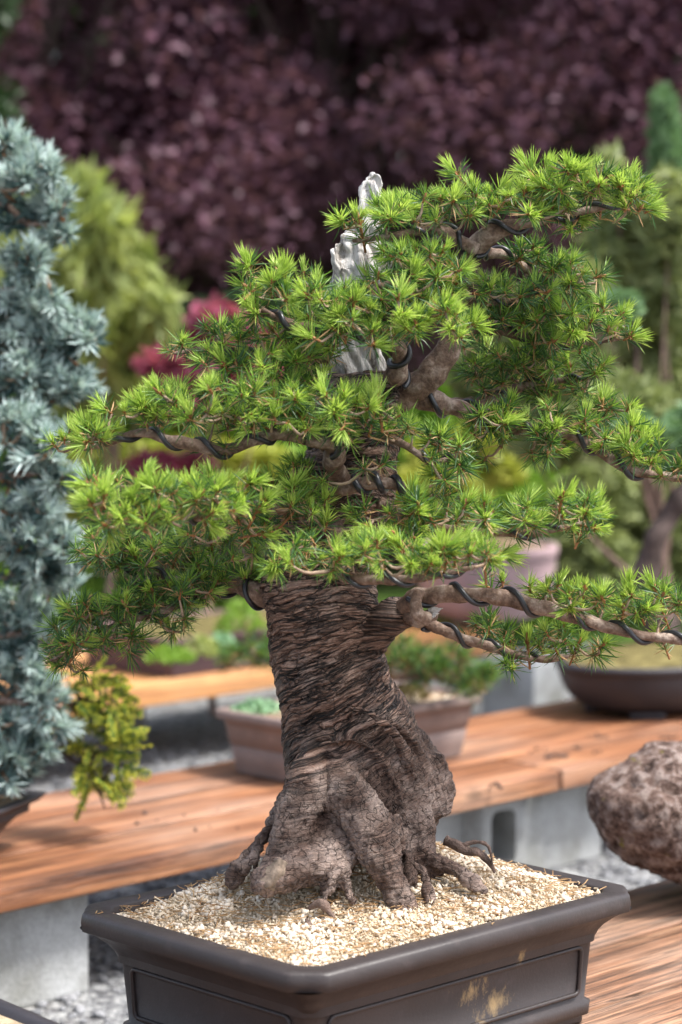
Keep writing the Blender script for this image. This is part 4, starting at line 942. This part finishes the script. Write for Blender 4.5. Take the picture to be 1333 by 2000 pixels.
def small_bonsai():
    Yb = 4.80
    c = np.array([at(700, 1400, Yb)[0], Yb, ZB + 0.12])
    t = empty('bonsai_tree', c, 'low dark green conifer growing in the tan pot, spreading to both sides of the trunk', 'bonsai tree', 'bonsai trees')
    mb = MB(); pxtube_b(mb, [(700, 1400, 0, 26), (690, 1360, 0, 22), (700, 1320, 0, 20), (690, 1290, 0, 14), (690, 1250, .02, 8)], Yb); mb.build('trunk', M['bgbark'], t)
    bl = [dict(pts=[(695, 1330, 0, 9), (760, 1325, -.02, 8), (840, 1322, -.03, 7), (900, 1330, -.03, 5), (950, 1338, -.03, 3)],
               pads=[(800, 1300, 50, 30, -.03, .05, 18, K_), (860, 1305, 60, 34, -.03, .06, 26, K_), (920, 1320, 46, 28, -.03, .05, 18, K_), (780, 1270, 30, 24, -.02, .05, 9, K_), (940, 1335, 30, 16, -.03, .03, 7, K_)]),
          dict(pts=[(690, 1320, 0, 9), (620, 1300, -.02, 7), (540, 1295, -.03, 5), (470, 1295, -.03, 3)],
               pads=[(490, 1280, 46, 20, -.03, .04, 14, K_), (560, 1280, 50, 24, -.02, .05, 12, K_), (450, 1290, 16, 10, -.03, .02, 3, K_)])]
    build_branches(t, bl, Yb, TUFTS, lambda r, m: TUFTS['dark'][r.integers(6)], 1.2, 150, [M[m] for m in ('lime', 'green', 'dark', 'dry', 'bud')], 'foliage', (1.0, 1.4))
def pxtube_b(mb, pts, Yb, n=18, sides=12, mi=0, wob=0.35):
    S = spline(pts, n); C = np.array([at(p[0], p[1], Yb + p[2]) for p in S]); tube(mb, C, np.maximum(S[:, 3], .6) / (FPX / Yb), sides, mi, wob, pts[0][0] * .1); return C
small_bonsai()

def oval_pot(label, c, z, a, b, h, rz, m, lip=True, feet=True, soilm=None):
    o = empty('bonsai_pot', (c[0], c[1], z), label, 'plant pot', 'bonsai pots', rz); t = np.linspace(0, 2 * math.pi, 56, endpoint=False); mb = MB(); L = []
    for zz, s in ((.10, .60), (.11, .66), (.2, .79), (.35, .875), (.55, .94), (.75, .975), (.86, .985), (.87, 1.0), (.96, 1.012), (1.0, 1.0), (1.0, .93), (.96, .915), (.85, .91)):
        k = s; L.append(np.column_stack([a * k * np.cos(t), b * k * np.sin(t), np.full(56, h * zz)]))
    loft(mb, L, cap_start=True, cap_end=True); local('body', mb.mesh('body'), m, o)
    if feet:
        for q in (.7, 2.44, 3.84, 5.58):
            local('foot', bevel_box(0.08, 0.03, h * .14, 0.005), m, o, (a * .66 * math.cos(q), b * .66 * math.sin(q), h * .07), (0, 0, math.atan2(b * math.cos(q), -a * math.sin(q))))
    if soilm:
        mb = MB(); L = [np.column_stack([a * k * np.cos(t), b * k * np.sin(t), np.full(56, h * .93 + .035 * (1 - k * k) + (.004 * pn(a * k * np.cos(t) * 30, b * k * np.sin(t) * 30, 1.0) if k < .9 else 0))]) for k in (.918, .8, .6, .4, .2, .05)]
        loft(mb, L, cap_end=True); local('soil', mb.mesh('soil'), soilm, o)
    return o
ov_c = (0.745, 5.50)
oval_pot('dark brown oval pot on the orange bench, half outside the frame', ov_c, ZB, 0.29, 0.20, 0.125, D45 - 0.1, M['pot_dark'], soilm=M['moss'])
oval_pot('pale mauve round pot on the farthest bench, behind the needles', (0.42, 6.98), ZB, 0.21, 0.21, 0.235, 0, M['pot_mauve'], feet=False, soilm=M['soil_dark'])
tr_c = np.array([-0.26, 6.33])
rect_pot('long dark brown tray with mossy seedlings on the farthest bench', tr_c, ZB, 0.42, 0.19, 0.10, D45, M['tray'], 0.015, groove=False, soilm=M['moss'], r=0.012)
for (px, py, lab, R, h, m) in ((330, 1262, 'bright green seedlings at the left end of the long tray', .07, .05, 'fresh'), (395, 1250, 'yellow green seedlings mid way along the long tray', .06, .06, 'weep'), (470, 1205, 'round vivid green shrublet at the far end of the long tray', .085, .12, 'fresh'), (430, 1240, 'small pale seedlings between the yellow ones and the vivid shrublet', .05, .05, 'sedum')):
    clump('seedling', lab, 'seedling', onz(px, py + 25, ZB + .10), R * .8, h * .7, 200, M[m], 0.018)
# flared pot of the blue conifer, and the corner of a pot near the camera
sp = at(90, 1546, 4.05); fl_h = sp[2] - ZB
rz = rad(-20)
hx = 0.17
cor = np.array([hx * math.cos(rz) - hx * math.sin(rz), hx * math.sin(rz) + hx * math.cos(rz)]) * 0.97
blue_c = sp[:2] - cor
rect_pot('dark flared square pot under the blue conifer at the orange bench', blue_c, ZB, hx, hx, fl_h, rz, M['pot_dark'], 0.085, rim=0.006, groove=False, soilm=M['soil_dark'], r=0.012)
e1, e2 = onz(0, 1948, 0.335), onz(122, 2000, 0.335); ang = math.atan2(e2[1] - e1[1], e2[0] - e1[0]); nrm = np.array([math.sin(ang), -math.cos(ang)])
nc = (e1[:2] + e2[:2]) / 2 + nrm * 0.14 + np.array([math.cos(ang), math.sin(ang)]) * 0.02
rect_pot('low dark pot with only its rim corner showing beside the big bonsai pot', nc, ZB, 0.22, 0.14, 0.105, ang, M['pot_dark'], 0.015, groove=False, soilm=M['soil'], r=0.02)

# ------------------------------------------------------------------ the blue conifer and the golden cypress at the left
def blue_tree():
    Yb = 4.0; c = np.array([blue_c[0] - 0.02, blue_c[1], ZB + fl_h - 0.01])
    t = empty('bonsai_tree', c, 'silvery blue conifer with dense stubby tufts at the left edge', 'bonsai tree', 'bonsai trees')
    mb = MB(); Cx = spline([(c[0], c[1], c[2] - .02), (c[0] - .01, Yb + .1, .5), (-.62, Yb + .08, .8), (-.61, Yb + .06, 1.15), (-.63, Yb + .05, 1.45)], 30); tube(mb, Cx, np.linspace(.035, .008, 30), 12, 0, .4); mb.build('trunk', M['bgbark'], t)
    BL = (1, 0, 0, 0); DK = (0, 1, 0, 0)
    def b(pts, pads): return dict(pts=[(x, y, o, r) for x, y, o, r in pts], pads=pads)
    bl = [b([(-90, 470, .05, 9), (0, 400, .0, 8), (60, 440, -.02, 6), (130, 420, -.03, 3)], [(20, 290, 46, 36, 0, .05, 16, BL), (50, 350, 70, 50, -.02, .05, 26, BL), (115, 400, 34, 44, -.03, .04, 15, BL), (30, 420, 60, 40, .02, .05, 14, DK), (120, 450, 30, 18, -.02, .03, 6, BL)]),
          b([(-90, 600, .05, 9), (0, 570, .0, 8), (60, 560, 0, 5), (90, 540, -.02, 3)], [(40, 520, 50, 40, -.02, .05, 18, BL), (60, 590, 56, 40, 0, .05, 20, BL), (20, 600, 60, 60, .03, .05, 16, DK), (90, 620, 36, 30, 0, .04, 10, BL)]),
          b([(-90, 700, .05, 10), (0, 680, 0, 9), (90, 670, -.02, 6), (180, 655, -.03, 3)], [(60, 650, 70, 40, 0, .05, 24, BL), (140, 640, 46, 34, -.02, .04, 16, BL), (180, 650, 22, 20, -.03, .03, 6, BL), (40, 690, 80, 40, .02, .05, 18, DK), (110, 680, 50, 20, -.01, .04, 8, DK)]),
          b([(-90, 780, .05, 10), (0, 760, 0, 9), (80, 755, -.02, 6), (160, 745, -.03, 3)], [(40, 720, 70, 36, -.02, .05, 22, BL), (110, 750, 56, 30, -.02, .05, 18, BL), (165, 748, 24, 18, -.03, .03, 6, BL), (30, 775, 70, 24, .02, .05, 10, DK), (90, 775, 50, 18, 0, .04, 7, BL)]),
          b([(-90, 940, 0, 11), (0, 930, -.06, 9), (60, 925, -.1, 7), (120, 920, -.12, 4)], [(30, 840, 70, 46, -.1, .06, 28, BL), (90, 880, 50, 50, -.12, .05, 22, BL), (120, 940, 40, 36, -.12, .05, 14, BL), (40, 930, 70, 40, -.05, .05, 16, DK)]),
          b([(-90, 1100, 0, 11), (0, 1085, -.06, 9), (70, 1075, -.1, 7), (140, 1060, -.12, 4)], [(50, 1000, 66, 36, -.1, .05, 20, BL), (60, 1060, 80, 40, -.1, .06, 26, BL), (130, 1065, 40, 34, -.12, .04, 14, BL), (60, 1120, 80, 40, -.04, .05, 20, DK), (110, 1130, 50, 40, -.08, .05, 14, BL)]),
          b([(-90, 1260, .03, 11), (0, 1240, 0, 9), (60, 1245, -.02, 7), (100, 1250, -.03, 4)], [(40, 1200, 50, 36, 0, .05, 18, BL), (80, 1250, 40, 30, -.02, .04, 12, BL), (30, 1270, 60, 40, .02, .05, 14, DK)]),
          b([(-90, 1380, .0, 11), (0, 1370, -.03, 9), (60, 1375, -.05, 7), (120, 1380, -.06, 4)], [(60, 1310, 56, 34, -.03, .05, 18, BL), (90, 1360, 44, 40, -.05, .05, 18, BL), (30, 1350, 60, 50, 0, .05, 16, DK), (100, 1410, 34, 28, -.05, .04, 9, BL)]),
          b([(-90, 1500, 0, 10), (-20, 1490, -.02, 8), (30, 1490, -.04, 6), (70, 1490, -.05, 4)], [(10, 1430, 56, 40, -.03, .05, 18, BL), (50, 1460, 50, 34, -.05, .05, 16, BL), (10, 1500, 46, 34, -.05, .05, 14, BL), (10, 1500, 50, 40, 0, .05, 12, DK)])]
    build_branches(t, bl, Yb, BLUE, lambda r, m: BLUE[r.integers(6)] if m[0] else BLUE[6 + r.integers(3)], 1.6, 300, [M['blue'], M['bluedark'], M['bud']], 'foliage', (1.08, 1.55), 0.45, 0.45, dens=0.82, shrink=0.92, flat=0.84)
blue_tree()
def golden():
    Yb = 4.12; c0 = np.array([blue_c[0] + 0.09, blue_c[1] + 0.06, ZB + fl_h - 0.01])
    t = empty('golden_cypress', c0, 'yellow tipped cypress drooping over the orange bench beside the blue conifer', 'shrub')
    mb = MB(); a = at(60, 1440, Yb); b_ = at(150, 1490, Yb)
    S = spline([c0 - [0, 0, .015], c0 + [0, .0, .08], a, at(110, 1462, Yb), b_], 30); tube(mb, S, np.linspace(.008, .0035, 30), 8, 0, .4)
    S2 = spline([a, at(105, 1390, Yb), at(180, 1370, Yb), at(215, 1380, Yb)], 14); tube(mb, S2, np.linspace(.004, .002, 14), 6)
    S3 = spline([b_, at(175, 1510, Yb), at(195, 1550, Yb), at(205, 1580, Yb)], 14); tube(mb, S3, np.linspace(.0035, .0015, 14), 6)
    nodes = np.concatenate([S[12:], S2, S3]); r = np.random.default_rng(5); sprays = []
    for (cx, cy, rx, ry, n) in ((170, 1340, 56, 40, 20), (200, 1370, 50, 50, 20), (180, 1430, 60, 50, 24), (225, 1430, 40, 40, 14), (200, 1490, 50, 30, 16), (190, 1540, 28, 34, 9), (240, 1500, 36, 18, 6), (130, 1380, 30, 50, 9)):
        for _ in range(n):
            an, q = r.uniform(0, 6.28), math.sqrt(r.random()); p = at(cx + rx * q * math.cos(an), cy + ry * q * math.sin(an), Yb + r.uniform(-.06, .06))
            nd = nodes[np.argmin(np.linalg.norm(nodes - p, axis=1))]; g = p - nd
            tube(mb, spline([nd, (nd + p) / 2 + [0, 0, .01], p], 5), .0012, 4)
            droop = -0.75 if cy > 1470 else 0.05
            sprays.append((p, np.array([math.cos(an) * .5 + .45, -.3, droop]) + r.normal(size=3) * .35))
    st = mb.build('stem', M['bgbark'], t); base = Matrix.Translation(t.location) @ st.matrix_parent_inverse
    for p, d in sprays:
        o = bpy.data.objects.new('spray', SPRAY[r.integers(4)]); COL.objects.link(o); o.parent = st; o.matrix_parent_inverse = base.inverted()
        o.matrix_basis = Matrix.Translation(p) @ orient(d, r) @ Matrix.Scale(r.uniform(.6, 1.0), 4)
golden()

# ------------------------------------------------------------------ plants of the background
def leaf_cloud(mb, centers, n, size, r, mi=0, flat=0.35, long=1.0, hang=0.0, shell=0.55):
    """n folded leaves spread over ellipsoidal clumps: centers (x, y, z, rx, ry, rz)"""
    C = np.array(centers); w = (C[:, 3] * C[:, 5]); k = r.choice(len(C), n, p=w / w.sum()); c = C[k]
    d = r.normal(size=(n, 3)); d /= np.linalg.norm(d, axis=1)[:, None]; q = r.random(n) ** (1 / 3.0); q = shell + (1 - shell) * q
    q = np.where(r.random(n) < 0.3, r.random(n) ** .5, q)
    p = c[:, :3] + d * c[:, 3:6] * q[:, None] * (1 + 0.25 * pn(d[:, 0] * 3 + k, d[:, 1] * 3, d[:, 2] * 3))[:, None]
    ax = r.normal(size=(n, 3)) * [1, 1, .6] + d * .6 + [0, 0, -hang]; ax /= np.linalg.norm(ax, axis=1)[:, None]
    nm = r.normal(size=(n, 3)) * .7 + [0, 0, flat * 3]; s = np.cross(ax, nm); s /= np.linalg.norm(s, axis=1)[:, None] + 1e-9; nm = np.cross(s, ax)
    ln = (size * r.uniform(.6, 1.3, n))[:, None] * long; wd = (size * r.uniform(.45, .75, n))[:, None] / 2
    V = np.stack([p - ax * ln / 2, p + s * wd + nm * wd * .35, p + ax * ln / 2, p - s * wd + nm * wd * .35], 1).reshape(-1, 3)
    i = np.arange(n)[:, None] * 4; F = np.concatenate([i + [0, 1, 2], i + [0, 2, 3]], 0)
    mb.add(V, F, mi)
def shrub(name, label, cat, base, clumps, n, size, mat, group=None, barkm=None, seed=0, trunk_r=0.03, **kw):
    r = np.random.default_rng(seed + 300); o = empty(name, base, label, cat, group)
    mb = MB(); leaf_cloud(mb, clumps, n, size, r, **kw); c = mb.build('crown', M[mat], o, smooth=False); c['kind'] = 'stuff'
    mb = MB(); base = np.array(base, float); C = np.array(clumps)
    top = C[:, :3].mean(0); mid = base * .5 + top * .5 + r.normal(size=3) * [.04, .04, 0]
    S = spline([base - [0, 0, .03], mid, top], 16); tube(mb, S, np.linspace(trunk_r, trunk_r * .5, 16), 9, 0, .4)
    for q in C:
        b0 = S[r.integers(5, 15)]; e = q[:3]; tube(mb, spline([b0, (b0 + e) / 2 + r.normal(size=3) * .05 * np.linalg.norm(e - b0), e], 8), np.linspace(trunk_r * .45, trunk_r * .12, 8), 6, 0, .3)
    mb.build('trunk', barkm or M['bgbark'], o); return o
def blobs(px_list, Y, depth=0.5, seed=0):
    """clumps given as (px, py, rx px, ry px) at distance Y, each with a real depth"""
    r = np.random.default_rng(seed + 40); out = []
    for t in px_list:
        px, py, rx, ry = t[:4]; yy = Y + (t[4] if len(t) > 4 else r.uniform(-.5, .5) * depth); p = at(px, py, yy); s = FPX / yy
        out.append((*p, rx / s, max(0.5 * (rx + ry) / s, 0.05), ry / s))
    return out
def random_clumps(x0, x1, y0, y1, z0, z1, n, rr, seed):
    r = np.random.default_rng(seed); return [(r.uniform(x0, x1), r.uniform(y0, y1), r.uniform(z0, z1), *(r.uniform(*rr, 3) * [1, 1, .8])) for _ in range(n)]
pl = ['purple leaved tree behind the blue conifer, leftmost of the dark backdrop', 'purple leaved tree behind the white deadwood tip, middle of the dark backdrop', 'purple leaved tree behind the top right foliage, rightmost of the dark backdrop', 'purple leaved tree standing back between the other purple trees']
for i, (x0, x1, y0, y1) in enumerate(((-1.9, -0.45, 9.3, 10.4), (-0.7, 0.75, 9.6, 10.8), (0.5, 2.0, 9.2, 10.3), (-1.3, 1.4, 10.8, 11.8))):
    shrub('purple_tree', pl[i], 'tree', ((x0 + x1) / 2, (y0 + y1) / 2, 0), random_clumps(x0, x1, y0, y1, 0.9, 4.1, 54, (.22, .46), 70 + i), 36000, 0.052, 'purple', 'purple leaved trees', None, i, 0.03, flat=0.3, shell=0.0)
hl = ['tall dark green hedge closing the garden behind the purple trees, left half', 'tall dark green hedge closing the garden behind the purple trees, right half']
for i, (x0, x1) in enumerate(((-5.5, 0.0), (0.0, 5.5))):
    shrub('hedge', hl[i], 'hedge', ((x0 + x1) / 2, 13.2, 0), random_clumps(x0, x1, 12.7, 13.8, 0.2, 6.4, 240, (.4, .65), 90 + i), 60000, 0.17, 'hedge', 'hedges', None, 20 + i, 0.12)
shrub('conifer', 'green conifer at the upper left corner beside the purple tree', 'tree', (-1.42, 8.9, 0), random_clumps(-1.75, -1.22, 8.6, 9.2, 1.6, 3.0, 26, (.12, .22), 5), 7000, 0.05, 'hedge', None, None, 31, .05)
# weeping yellow-green shrub
shrub('weeping_conifer', 'yellow green weeping conifer between the blue conifer and the red maple', 'shrub', (-0.72, 7.0, 0), blobs([(150, 400, 60, 60), (110, 450, 90, 90), (200, 480, 60, 90), (150, 560, 110, 110), (250, 560, 60, 80), (110, 650, 110, 90), (290, 620, 55, 60), (200, 660, 90, 60), (60, 560, 80, 150), (170, 370, 26, 30), (225, 500, 30, 70), (265, 520, 30, 40), (310, 600, 36, 30), (90, 400, 60, 50), (180, 740, 110, 60)], 7.0, .6, 1), 3400, 0.06, 'weep', None, M['palebark'], 1, .012, hang=1.6, long=2.6, flat=0.0, shell=0.0)
shrub('green_shrub', 'fresh green shrub below the weeping conifer, behind the left needle pads', 'shrub', (-0.62, 7.6, 0), blobs([(130, 780, 130, 90), (260, 790, 110, 70), (380, 800, 110, 70), (180, 900, 150, 80), (60, 850, 100, 120), (480, 900, 110, 80), (330, 920, 100, 60)], 7.6, .5, 2), 9000, 0.05, 'fresh', None, None, 2, .03)
shrub('green_shrub', 'bright green shrub under the purple tree, just above the red maple', 'shrub', (-0.33, 8.6, 0), blobs([(400, 620, 60, 34), (480, 610, 80, 40), (560, 640, 90, 50), (440, 680, 90, 50), (650, 680, 90, 60)], 8.6, .4, 3), 6000, 0.05, 'hedge', None, None, 3, .03)
shrub('red_maple', 'crimson leaved maple glowing behind the upper left needles', 'tree', (-0.36, 6.75, 0), blobs([(420, 620, 46, 28), (400, 650, 30, 30), (310, 710, 44, 26), (370, 735, 60, 40), (440, 720, 60, 50), (460, 640, 40, 36), (350, 780, 80, 40), (300, 920, 50, 36), (370, 910, 50, 26), (500, 700, 50, 50)], 6.75, .3, 4), 1500, 0.05, 'crimson', None, M['palebark'], 4, .012, shell=0.0, long=1.5)
shrub('yellow_shrub', 'yellow flowering low shrub behind the left branch gap', 'shrub', (-0.36, 7.15, 0), blobs([(270, 880, 80, 22), (390, 880, 90, 26), (500, 900, 80, 34), (180, 910, 60, 26), (430, 950, 60, 26), (100, 1010, 60, 40)], 7.15, .3, 5), 2000, 0.04, 'yellow', None, None, 5, .012, shell=0.0)
shrub('yellow_shrub', 'yellow green shrub showing in the gap right of the trunk', 'shrub', (0.30, 7.3, 0), blobs([(850, 890, 60, 40), (930, 870, 60, 40), (980, 920, 50, 36), (820, 950, 60, 40), (900, 960, 70, 30)], 7.3, .3, 6), 2000, 0.04, 'yellow', None, None, 6, .012, shell=0.0)
shrub('green_shrub', 'green shrub filling the gap between trunk and right hand pine', 'shrub', (0.45, 7.9, 0), blobs([(900, 800, 120, 90), (1020, 860, 120, 90), (1000, 980, 130, 80), (850, 1010, 120, 70), (1130, 1010, 110, 90), (760, 900, 100, 90), (650, 1000, 120, 100)], 7.9, .5, 7), 9000, 0.05, 'fresh', None, None, 7, .03)
shrub('conifer', 'slim grey green conifer spire rising at the right edge against purple leaves', 'tree', (0.99, 7.4, 0), blobs([(1295, 205, 18, 34), (1300, 250, 26, 46), (1306, 310, 34, 60), (1315, 390, 50, 70), (1320, 500, 70, 80)], 7.4, .1, 8), 5200, 0.035, 'spire', None, None, 8, .03, hang=-1.2, long=1.7, flat=0.0)
shrub('conifer', 'broad olive green pine behind the right side of the bonsai', 'tree', (0.86, 6.3, 0), blobs([(1190, 330, 22, 30), (1240, 420, 60, 60), (1310, 420, 60, 80), (1200, 520, 70, 70), (1290, 560, 80, 90), (1120, 560, 60, 50), (1160, 640, 90, 70), (1270, 700, 100, 90), (1100, 720, 100, 70), (1220, 820, 110, 80), (1330, 820, 80, 100), (1080, 840, 90, 70), (1020, 640, 80, 70), (960, 720, 80, 80)], 6.3, .5, 9), 22000, 0.04, 'olive', None, M['palebark'], 9, .02, hang=-.5, long=2.0, flat=0.0, shell=0.0)
shrub('green_shrub', 'muted green shrub low behind the oval pot', 'shrub', (0.98, 7.2, 0), blobs([(1180, 980, 100, 80), (1280, 1000, 100, 80), (1160, 1090, 90, 70), (1300, 1090, 100, 70)], 7.2, .4, 10), 6500, 0.045, 'olive', None, None, 10, .03)
def oval_tree():
    Yb = 5.5; b = np.array([ov_c[0], ov_c[1], ZB + .135])
    t = empty('bonsai_tree', b, 'crooked dark trunked pine rising from the oval pot at the right edge', 'bonsai tree', 'bonsai trees')
    mb = MB(); S = spline([b - [0, 0, .03], b + [-.01, 0, .04], at(1262, 1150, Yb), at(1272, 1070, Yb), at(1318, 1000, Yb), at(1335, 960, Yb), at(1400, 900, Yb)], 34); tube(mb, S, np.linspace(.034, .018, 34), 12, 0, .5); mb.build('trunk', M['bgbark'], t)
    mb = MB(); leaf_cloud(mb, blobs([(1240, 830, 36, 26), (1300, 850, 50, 30), (1380, 840, 70, 60), (1310, 915, 50, 16), (1210, 600, 36, 34), (1420, 900, 60, 50)], Yb, .2, 5), 2200, .03, np.random.default_rng(8), long=1.8, flat=0)
    c = mb.build('crown', M['spire'], t, smooth=False); c['kind'] = 'stuff'
oval_tree()
# low scatter of leaf litter is left out; a strip of low planting closes the gap under the far shrubs
shrub('green_shrub', 'low green planting along the foot of the far trees', 'shrub', (0.0, 8.4, 0), random_clumps(-2.2, 2.2, 8.2, 8.9, 0.1, 0.9, 60, (.15, .3), 33), 14000, 0.055, 'fresh', None, None, 12, .03)
